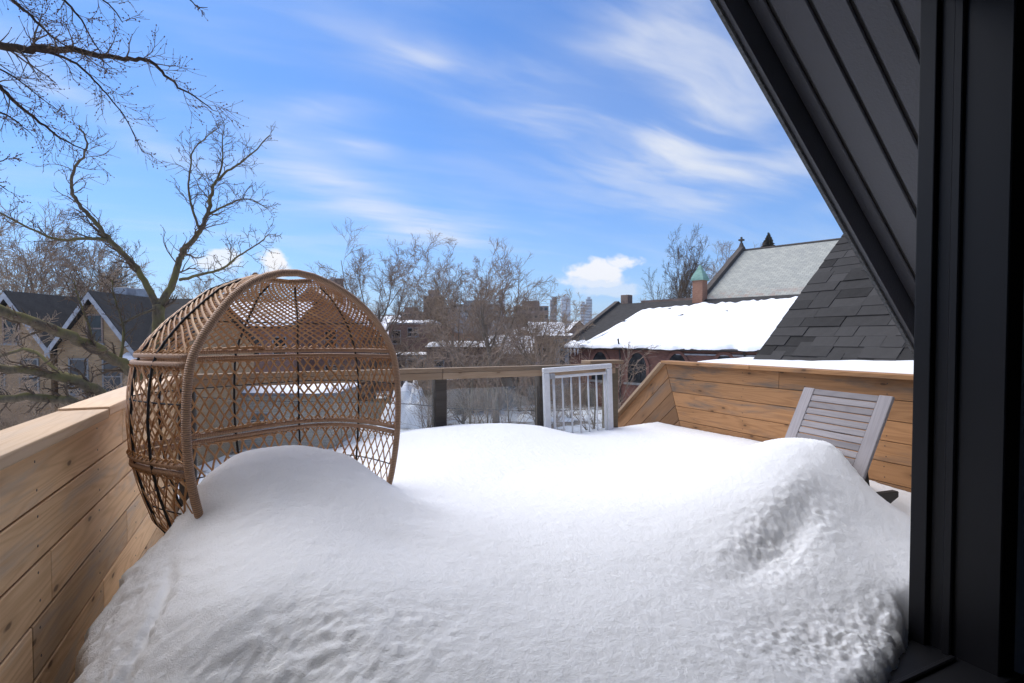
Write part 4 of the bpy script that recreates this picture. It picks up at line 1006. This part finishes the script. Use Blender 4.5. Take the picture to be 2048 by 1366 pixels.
NB = [(-60, 'at the far left edge'), (30, 'behind the yellow house'), (250, 'right of the yellow house'), (340, 'behind the forked tree'), (400, 'left of the wicker dome'), (520, 'behind the wicker dome top'), (600, 'behind the middle of the wicker chair'), (640, 'behind the wicker rim'), (690, 'behind the right of the wicker chair'), (750, 'beside the wicker rim'), (790, 'behind the porch house'), (840, 'left of the orange brick house'), (890, 'under the brown apartment block'), (910, 'behind the orange gable'), (930, 'behind the grey terrace'), (975, 'behind the tallest central tree'), (1010, 'under the tower in the tree'), (1045, 'left of the brown slab block'), (1060, 'in front of the brown slab block'), (1075, 'below the brown slab block'), (1110, 'below the slim brown tower'), (1140, 'below the pale tower'), (1165, 'below the blue grey towers'), (1190, 'right of the blue grey towers'), (1205, 'left of the church chimney'), (1225, 'behind the church chimney')]
for px, where in NB:
    dp = fr_.uniform(105, 230); a1 = fr_.uniform(7, 11); a2 = fr_.uniform(5.5, 7.5); a3 = fr_.uniform(-20, 20); rf = fr_.choice(['gable_x', 'gable_y', 'flat']); a4 = fr_.uniform(2, 3.2); wl = fr_.choice(['red_brick', 'brown_brick', 'brown_brick', 'concrete'])
    building('far_house', 'small far ' + FR[rf] + ' ' + FW[wl] + ' house ' + where, 'house', px, dp, a1, 8, a2, -25 + a3, rf, a4, wl, fr_.choice(['dark_roof', 'grey_roof', 'brown_roof']), [('f', -2, 5.0, 1.0, 1.4), ('f', 1.8, 5.0, 1.0, 1.4)], fr_.choice([0, .12, .2]), (), 'far houses along the skyline')

# ================================================================== TREES
def rnd_perp(d, r):
    v = Vector((r.gauss(0, 1), r.gauss(0, 1), r.gauss(0, 1))); v -= d * v.dot(d); return v.normalized()
class TreeGen:
    def __init__(s, seed, **k):
        s.r = random.Random(seed); s.trunk = MB(); s.limb = MB(); s.twig = MB(); s.bud = MB()
        s.p = dict(kids=(6, 6, 6, 5), ratio=(.62, .55, .5, .45), ang=(38, 42, 45, 48), up=(.10, .06, .04, .02), wander=.16, rmin=.006, start=.32, buds=0, seg=5, rr=.5); s.p.update(k)
    def budat(s, q, sz):
        b = len(s.bud.v); x, y, z = q
        s.bud.v += [(x + sz, y, z), (x - sz, y, z), (x, y + sz, z), (x, y - sz, z), (x, y, z + sz * 1.3), (x, y, z - sz * 1.3)]
        s.bud.f += [(b + i, b + j, b + k) for i, j, k in ((0, 2, 4), (2, 1, 4), (1, 3, 4), (3, 0, 4), (2, 0, 5), (1, 2, 5), (3, 1, 5), (0, 3, 5))]
    def branch(s, p, d, L, r, lvl, maxl):
        P_ = s.p; n = P_['seg'] if lvl < maxl else 3; pts = [p.copy()]; rad = [r]; d = d.normalized()
        for i in range(n):
            d = (d + rnd_perp(d, s.r) * s.r.uniform(0, P_['wander'] * (1 + .5 * lvl)) + Vector((0, 0, 1)) * P_['up'][min(lvl, 3)]).normalized()
            pts.append(pts[-1] + d * (L / n)); rad.append(max(r * (1 - .72 * (i + 1) / n), P_['rmin'] * .6))
        tgt = s.trunk if lvl == 0 else (s.limb if lvl == 1 else s.twig)
        tgt.tube(pts, rad, 8 if lvl == 0 else (6 if lvl == 1 else (4 if lvl == 2 else 3)), False)
        if P_['buds'] and lvl >= maxl - 1:
            for q in pts[1:]:
                if s.r.random() < P_['buds']: s.budat(q + rnd_perp(d, s.r) * rad[-1], s.r.uniform(.010, .018) * P_.get('bs', 1))
        if lvl < maxl: s.kids(pts, rad, L, lvl, maxl)
    def kids(s, pts, rad, L, lvl, maxl, start=None, nk=None):
        P_ = s.p; n = len(pts) - 1; k = nk or P_['kids'][min(lvl, 3)]; st = P_['start'] if start is None else start
        for i in range(k):
            t = st + (1 - st) * (i + s.r.uniform(.1, .9)) / k; f = t * n; a = min(int(f), n - 1); fr = f - a
            q = pts[a].lerp(pts[a + 1], fr); d = (pts[a + 1] - pts[a]).normalized(); rr = rad[a] * (1 - fr) + rad[a + 1] * fr
            an = R(P_['ang'][min(lvl, 3)] * s.r.uniform(.6, 1.25)); nd = d * math.cos(an) + rnd_perp(d, s.r) * math.sin(an)
            if P_.get('flatten'): nd.z *= P_['flatten']
            s.branch(q, nd, L * P_['ratio'][min(lvl, 3)] * s.r.uniform(.7, 1.2) * (1.15 - .45 * t), max(rr * P_['rr'] * s.r.uniform(.8, 1.2), P_['rmin']), lvl + 1, maxl)
        if lvl > 0: pass
    def parts(s, root, mt_trunk, mt_twig):
        out = []
        for nm, mb, m_ in (('trunk', s.trunk, mt_trunk), ('limbs', s.limb, mt_trunk), ('crown', s.twig, mt_twig), ('buds', s.bud, M['bud'])):
            if mb.v:
                o = mb.obj(nm, m_, root, True)
                if nm in ('crown', 'buds'): o['kind'] = 'stuff'
                out.append(o)
        return out
def tree_proto(name, seed, H, mt_trunk='bark', mt_twig='twig', lean=(0, 0), maxl=4, trunk_r=.2, first=None, **k):
    root = thing(name, None, None); g_ = TreeGen(seed, **k)
    d = Vector((lean[0], lean[1], 1)); g_.branch(Vector((0, 0, -.2)), d, H, trunk_r, 0, maxl)
    g_.parts(root, M[mt_trunk], M[mt_twig]); return root
def set_tree(o, px, depth, s, label, group=None, rz=0., cat='tree', sz=None, base=0.):
    c = P(px, 675, depth); o.location = (c.x, c.y, base); o.rotation_euler = (0, 0, rz); o.scale = (s, s, sz or s); tag(o, label, cat, group); return o
used = {}
def put_tree(proto, *a, **k):
    if proto.name in used: o = copy_tree(proto)
    else: o = proto; used[proto.name] = 1
    return set_tree(o, *a, **k)
# unit trees about 10 m tall
tA = tree_proto('bare_tree', 21, 6.4, 'bark', 'twig', maxl=4, trunk_r=.24, kids=(10, 8, 9, 9), ratio=(.92, .55, .48, .42), ang=(46, 42, 42, 44), start=.20, wander=.16, up=(.05, .06, .03, .01), rmin=.011)
tB = tree_proto('bare_tree', 47, 6.0, 'bark', 'twig_tan', maxl=4, trunk_r=.20, kids=(9, 8, 8, 9), ratio=(.95, .52, .48, .42), ang=(38, 40, 42, 44), start=.14, wander=.18, up=(.05, .07, .03, .01), rmin=.011)
tC = tree_proto('bare_tree', 83, 8.2, 'bark', 'twig_dark', maxl=4, trunk_r=.17, kids=(13, 8, 7, 5), ratio=(.50, .52, .5, .45), ang=(40, 36, 40, 42), start=.22, wander=.14, up=(.03, .08, .05, .02), rmin=.012)
shrA = tree_proto('bare_shrub', 5, 2.0, 'bark', 'twig', maxl=3, trunk_r=.06, kids=(12, 8, 6, 4), ratio=(1.1, .55, .5, .4), ang=(36, 30, 36, 40), start=.0, wander=.24, up=(.05, .08, .05, .02), rmin=.009)
shrB = tree_proto('bare_shrub', 9, 2.2, 'bark', 'twig_tan', maxl=3, trunk_r=.05, kids=(12, 8, 7, 4), ratio=(1.0, .6, .5, .4), ang=(44, 34, 38, 40), start=.0, wander=.3, up=(.05, .05, .03, .02), rmin=.009)
put_tree(tA, 992, 37, 1.18, 'broad bare tree with the tallest crown in the centre of the view', rz=.4)
put_tree(tB, 912, 44, 1.28, 'tan twigged bare tree just left of the tallest central tree', rz=2.0)
put_tree(tB, 1080, 39, 1.02, 'bare tree leaning right in front of the skyline towers', rz=4.2)
put_tree(tA, 745, 46, 1.42, 'rounded bare tree above the right shoulder of the wicker chair', rz=3.0)
put_tree(tC, 1342, 72, 1.3, 'tall slender bare tree left of the green copper turret', rz=0, sz=1.85)
put_tree(tC, 1376, 74, 1.15, 'slender twin bare tree closest to the green copper turret', rz=2.2, sz=1.75)
put_tree(tA, 1470, 92, 2.05, 'bare tree crown behind the church gable cross', rz=1.0)
put_tree(tC, 850, 58, 1.25, 'bare tree between the wicker chair and the orange brick house', rz=1.2)
put_tree(tB, 690, 60, 1.2, 'bare tree behind the top of the wicker chair', rz=5.0)
put_tree(tA, 95, 38, 1.40, 'dense bare tree rising behind the yellow house', rz=2.5)
put_tree(tC, 170, 44, 1.35, 'upright bare tree over the ridge of the yellow house', rz=.6)
put_tree(tB, 10, 34, 1.45, 'bare tree at the left edge above the yellow house', rz=3.7)
put_tree(tB, 440, 42, 1.18, 'bare tree left of the wicker dome', rz=2.9)
put_tree(tA, 520, 55, 1.25, 'bare tree behind the wicker dome ridge', rz=5.5)
put_tree(tC, 255, 52, 1.35, 'thin bare tree right of the yellow house chimneys', rz=4.5)
put_tree(tB, -30, 12, .70, 'bare young tree at the left edge in front of the yellow house', rz=4.0)
put_tree(tB, 1040, 45, .95, 'bare tree just right of the tallest central tree', rz=.9)
tg = random.Random(8)
ORD = ['leftmost', 'second', 'third', 'fourth', 'fifth', 'sixth', 'seventh', 'eighth', 'ninth', 'tenth', 'eleventh', 'twelfth', 'thirteenth', 'fourteenth', 'fifteenth', 'sixteenth', 'seventeenth', 'eighteenth', 'nineteenth', 'twentieth', 'twenty-first', 'twenty-second', 'twenty-third', 'twenty-fourth', 'twenty-fifth', 'twenty-sixth']
def nth(i, what): return (ORD[i] + ' ' + what) if i == 0 else (ORD[i] + ' from the left ' + what)
for i, px in enumerate(sorted([1275, 1295, 1312, 1428, 1445, 1505, 960, 1035, 880, 800, 600, 300, 360, -40, 70, 1150, 1120, 560, 480, 1190])):
    put_tree([tA, tB, tC][i % 3], px, tg.uniform(95, 150) if px > 1200 else tg.uniform(75, 140), tg.uniform(.85, 1.15) if px < 1200 else tg.uniform(1.25, 1.5), nth(i, 'of the small far bare trees along the skyline'), 'far bare trees', rz=tg.uniform(0, 6))
sl_ = [('bare thicket shrub tangled among the houses beyond the railing', 'bare shrubs beyond the railing')]
spx = sorted(tg.uniform(790, 1185) for _ in range(24)) + sorted(tg.uniform(-60, 300) for _ in range(10))
for i in range(34):
    px = spx[i]; dp = tg.uniform(34, 62) if i < 24 else tg.uniform(13, 21)
    lb = nth(i, 'of the bare thicket shrubs among the houses beyond the railing') if i < 24 else nth(i - 24, 'of the bare shrubs before the yellow house')
    put_tree([shrA, shrB][i % 2], px, dp, tg.uniform(1.0, 1.9) if i < 24 else tg.uniform(.9, 1.3), lb, 'bare shrubs beyond the railing' if i < 24 else 'bare shrubs by the yellow house', rz=tg.uniform(0, 6), cat='shrub')
sap = tree_proto('sapling', 31, 5.2, 'bark', 'twig', maxl=3, trunk_r=.055, kids=(12, 6, 4, 3), ratio=(.34, .5, .5, .4), ang=(40, 40, 42, 45), start=.35, wander=.12, rmin=.005)
for i, (px, dp, s) in enumerate([(925, 15, 1.12), (985, 17, 1.05), (1040, 14, 1.0), (1070, 19, 1.1), (840, 18, 1.0), (1180, 13, 1.05), (1255, 12, 1.05), (700, 16, 1.0)]):
    put_tree(sap, px, dp, s, ['leaning sapling right of the dark railing post', 'thin sapling in the middle of the glass panel', 'thin sapling left of the white gate', 'spindly sapling in front of the blue tub', 'sapling left of the dark railing post', 'sapling behind the white gate bars', 'sapling in front of the church window', 'sapling seen through the right of the wicker chair'][i], 'saplings below the deck', rz=i * 1.3)
# conifer tip above the church roof
def spruce():
    c = P(1534, 675, 88); s_ = thing('spruce_tree', 'dark pointed conifer behind the slate church roof', 'tree', (c.x, c.y, 0)); H = EZ + (675 - 466) * 88 / 1050
    MB().tube([(0, 0, 0), (0, 0, H)], [.3, .03], 6).obj('trunk', M['maple_bark'], s_)
    m_ = MB(); r = random.Random(4)
    for k in range(900):
        t = r.random() ** .8; z = H - t * 9.5; L = .15 + t * 5.0 * r.uniform(.5, 1.1); a = r.uniform(0, 6.283); dx, dy = math.cos(a), math.sin(a); w = .12 + .12 * t
        m_.poly([(dx * L * .15 - dy * w, dy * L * .15 + dx * w, z), (dx * L, dy * L, z - L * .28), (dx * L * .15 + dy * w, dy * L * .15 - dx * w, z + .05)])
        m_.poly([(dx * L * .4, dy * L * .4, z - .5), (dx * L, dy * L, z - L * .2), (dx * L * .5, dy * L * .5, z + .12)])
    o = m_.obj('crown', M['spruce'], s_); o['kind'] = 'stuff'
spruce()

# ---- near trees with hand placed limbs (photograph points with a depth of their own)
def smooth_path(pts, n=6):
    out = []
    for i in range(len(pts) - 1):
        p0, p1, p2, p3 = pts[max(i - 1, 0)], pts[i], pts[i + 1], pts[min(i + 2, len(pts) - 1)]
        for k in range(n):
            t = k / n; out.append(.5 * ((2 * p1) + (p2 - p0) * t + (2 * p0 - 5 * p1 + 4 * p2 - p3) * t * t + (3 * p1 - p0 - 3 * p2 + p3) * t ** 3))
    return out + [pts[-1]]
def hand_tree(name, label, base, limbs, seed, mt_t, mt_w, **k):
    root = thing(name, label, 'tree', base); g_ = TreeGen(seed, **k); B = Vector(base)
    for (pix, r0, r1, nk, lv, L, is_trunk) in limbs:
        pts = [(P(*q) if not isinstance(q, Vector) else q) - B for q in pix]; pts = smooth_path(pts, 5)
        for i in range(1, len(pts) - 1): pts[i] += Vector((g_.r.gauss(0, 1), g_.r.gauss(0, 1), g_.r.gauss(0, 1))) * min(.012, r0 * .15)
        n = len(pts); rad = [r0 + (r1 - r0) * (i / (n - 1)) ** .8 for i in range(n)]
        MB().tube(pts, rad, 10 if r0 > .03 else 7, True).obj('trunk' if is_trunk else 'limb', mt_t, root, True)
        if nk:
            g_.kids(pts, [max(x * .6, k.get('rmin', .004)) for x in rad], L, 3 - lv, 3, start=.12, nk=nk)
    for nm, mb, m_ in (('branches', g_.limb, mt_t), ('twigs', g_.twig, mt_w), ('buds', g_.bud, M['bud'])):
        if mb.v: o = mb.obj(nm, m_, root, True); o['kind'] = 'stuff'
    return root
fb = P(305, 900, 8.2); fb.z = 0
hand_tree('forked_tree', 'mossy forked bare tree standing beyond the left parapet', fb, [
    ([fb, P(300, 950, 8.2), (308, 800, 8.2), (314, 700, 8.2), (319, 640, 8.2), (317, 610, 8.2)], .14, .075, 4, 2, 1.0, True),
    ([(317, 612, 8.2), (290, 562, 8.2), (262, 520, 8.1), (225, 482, 8.0), (198, 450, 7.9), (163, 410, 7.8), (149, 378, 7.7), (158, 338, 7.6), (182, 300, 7.5), (168, 255, 7.5)], .056, .009, 26, 2, .9, False),
    ([(222, 480, 8.0), (180, 478, 7.8), (120, 480, 7.7), (60, 455, 7.5), (0, 424, 7.4), (-60, 400, 7.3)], .028, .008, 22, 2, .8, False),
    ([(317, 612, 8.2), (348, 566, 8.3), (362, 520, 8.4), (372, 500, 8.4), (404, 462, 8.4), (420, 428, 8.5), (428, 392, 8.5), (438, 365, 8.6), (468, 340, 8.6), (500, 318, 8.6), (545, 275, 8.7)], .060, .008, 30, 2, 1.0, False),
    ([(404, 462, 8.4), (390, 425, 8.3), (382, 380, 8.3), (388, 330, 8.2), (395, 300, 8.2), (440, 262, 8.2)], .022, .007, 18, 2, .8, False),
    ([(420, 432, 8.5), (460, 410, 8.6), (500, 400, 8.7), (540, 420, 8.7)], .02, .006, 16, 2, .7, False),
    ([(362, 560, 8.3), (410, 548, 8.2), (450, 536, 8.2), (480, 512, 8.2), (520, 488, 8.2), (540, 470, 8.2)], .026, .007, 20, 2, .8, False),
    ([(438, 365, 8.6), (450, 330, 8.6), (450, 290, 8.6), (455, 255, 8.6)], .018, .006, 14, 2, .6, False),
    ([(312, 830, 8.2), (280, 765, 8.0), (245, 728, 7.8), (190, 695, 7.4), (130, 668, 7.0), (70, 645, 6.7), (0, 620, 6.4), (-80, 590, 6.2)], .088, .055, 18, 2, .9, False),
    ([(300, 880, 8.2), (215, 800, 7.4), (165, 768, 7.1), (100, 748, 6.9), (40, 740, 6.7), (-60, 735, 6.5)], .07, .05, 16, 2, .8, False),
    ([(290, 900, 8.2), (160, 812, 7.0), (110, 800, 6.8), (50, 794, 6.6), (-60, 806, 6.4)], .065, .045, 14, 2, .7, False),
    ([(175, 790, 7.2), (168, 770, 7.2), (160, 755, 7.3), (120, 745, 7.4), (60, 700, 7.5), (0, 712, 7.5)], .035, .02, 14, 2, .6, False),
    ([(240, 725, 7.8), (248, 660, 7.9), (232, 600, 7.9), (226, 560, 7.9)], .026, .008, 16, 2, .7, False),
    ([(190, 697, 7.4), (178, 650, 7.4), (160, 600, 7.3), (150, 560, 7.3)], .02, .007, 16, 2, .7, False),
    ([(240, 650, 7.9), (275, 632, 8.0), (312, 618, 8.1)], .012, .02, 4, 2, .4, False),
    ], 14, M['mossy_bark'], M['twig_dark'], kids=(5, 5, 6, 4), ratio=(.6, .5, .55, .5), ang=(48, 48, 46, 45), wander=.30, up=(.04, .04, .03, .02), rmin=.0042, buds=.3, start=.15, seg=6, rr=.62, bs=.5)
mbp = Vector((-6.6, 2.6, 0))
mt_ = [Vector((-6.6, 2.6, 0)), Vector((-6.55, 2.65, 4)), Vector((-6.4, 2.75, 7)), Vector((-6.3, 2.8, 9.5)), Vector((-6.2, 3, 13))]
hand_tree('maple_tree', 'budding bare maple reaching over the upper left sky', mbp, [
    (mt_, .24, .10, 0, 2, 1, True),
    ([mt_[2], P(-300, 40, 4.6), (-120, 82, 4.7), (0, 97, 4.7), (60, 107, 4.7), (130, 107, 4.7), (200, 117, 4.7), (260, 125, 4.7), (312, 131, 4.7), (350, 165, 4.8), (395, 198, 4.8), (440, 228, 4.8)], .055, .003, 30, 2, 0.71, False),
    ([(70, 107, 4.7), (120, 116, 4.8), (165, 135, 4.8), (200, 168, 4.9), (228, 200, 4.9), (262, 245, 5.0), (292, 308, 5.0)], .016, .003, 16, 2, 0.57, False),
    ([mt_[2], P(-250, 60, 4.8), (-80, 130, 4.9), (0, 172, 4.9), (40, 207, 5.0), (90, 250, 5.0), (140, 286, 5.0), (185, 306, 5.0)], .035, .004, 20, 2, 0.63, False),
    ([(0, 140, 4.8), (40, 160, 4.9), (85, 195, 5.0), (130, 228, 5.0)], .010, .003, 10, 2, 0.46, False),
    ([mt_[3], P(-200, -120, 4.5), (0, -30, 4.5), (40, 8, 4.5), (80, 45, 4.5), (120, 85, 4.5), (160, 108, 4.6)], .028, .004, 16, 2, 0.57, False),
    ([mt_[3], P(-100, -160, 4.4), (60, -60, 4.4), (125, -5, 4.4), (165, 35, 4.4), (190, 75, 4.4), (215, 120, 4.4)], .022, .003, 16, 2, 0.57, False),
    ([mt_[4], P(0, -250, 4.3), (150, -90, 4.3), (200, -10, 4.3), (235, 25, 4.3), (258, 55, 4.3)], .018, .003, 9, 2, 0.46, False),
    ([mt_[4], P(150, -200, 4.2), (300, -80, 4.2), (380, 0, 4.2), (405, 24, 4.2), (425, 26, 4.2)], .012, .002, 2, 2, 0.23, False),
    ([mt_[2], P(-250, 240, 5.0), (-80, 225, 5.0), (0, 228, 5.0), (40, 245, 5.0), (75, 275, 5.1)], .024, .003, 12, 2, 0.52, False),
    ([mt_[2], P(-200, 330, 5.2), (-60, 345, 5.2), (0, 330, 5.2), (30, 315, 5.2)], .02, .003, 7, 2, 0.40, False),
    ([mt_[1], P(-200, 400, 5.4), (-60, 385, 5.4), (0, 372, 5.4), (25, 385, 5.4)], .02, .003, 7, 2, 0.40, False),
    ], 77, M['maple_bark'], M['twig_dark'], kids=(6, 6, 7, 5), ratio=(.55, .55, .62, .55), ang=(42, 42, 42, 40), wander=.20, up=(-.04, -.04, -.02, .02), rmin=.0022, buds=.5, start=.12, seg=5, rr=.55, bs=.42)
# service cables strung below the deck
for i, pts in enumerate([[P(200, 775, 13), P(480, 800, 13.4), P(760, 806, 14), P(860, 812, 14), P(900, 817, 14), P(1080, 822, 14), P(1190, 818, 14)],
                         ]):
    MBc = MB().tube(smooth_path(pts, 6), .012, 6).obj('service_cable', M['rib_black'], None, True); tag(MBc, 'black service cable strung across the yards behind the glass', 'cable')
# heaps of ploughed snow in the yards
for i, (px, dp, w, h) in enumerate([(815, 38, 4.0, 2.5), (885, 40, 2.5, .9), (1090, 41, 4.5, .5)]):
    c = P(px, 675, dp); m_ = MB(); nu, nv = 26, 18
    for j in range(nv):
        for q in range(nu):
            u, v = q / (nu - 1) * 2 - 1, j / (nv - 1) * 2 - 1; e = max(0, 1 - u * u) * max(0, 1 - v * v)
            n = float(fbm(np.array([u * 2.0 + i * 5]), np.array([v * 2.0]), 2.0, 4, 70 + i)[0])
            m_.v.append((u * w / 2, v * w / 2.6, -.05 + h * (e ** .7) * (1 + .8 * n)))
    m_.f = [(j * nu + q, j * nu + q + 1, (j + 1) * nu + q + 1, (j + 1) * nu + q) for j in range(nv - 1) for q in range(nu - 1)]
    o = m_.obj('snow_heap', M['roof_snow'], None, True, (c.x, c.y, 0), (0, 0, R(-25))); tag(o, ['large heap of cleared snow left of the dark railing post', 'small snow heap right behind the dark railing post', 'low snow heap at the foot of the pale garage'][i], 'snow heap')

# ---- the thin winter haze over the city
hz = MB().box(-2500, -300, -1, 2500, 2600, 175).obj('haze', None); tag(hz, 'thin pale winter haze over the city', 'haze', None, 'stuff')
hm = bpy.data.materials.new('haze'); hm.use_nodes = True; hm.node_tree.nodes.clear(); ht = NT(hm.node_tree)
pv = ht.n('ShaderNodeVolumePrincipled'); pv.inputs['Color'].default_value = (.82, .91, 1.0, 1); pv.inputs['Density'].default_value = .00018; pv.inputs['Anisotropy'].default_value = .2
ho = ht.n('ShaderNodeOutputMaterial'); ht.put(ho.inputs['Volume'], pv.outputs[0]); hz.data.materials.append(hm)
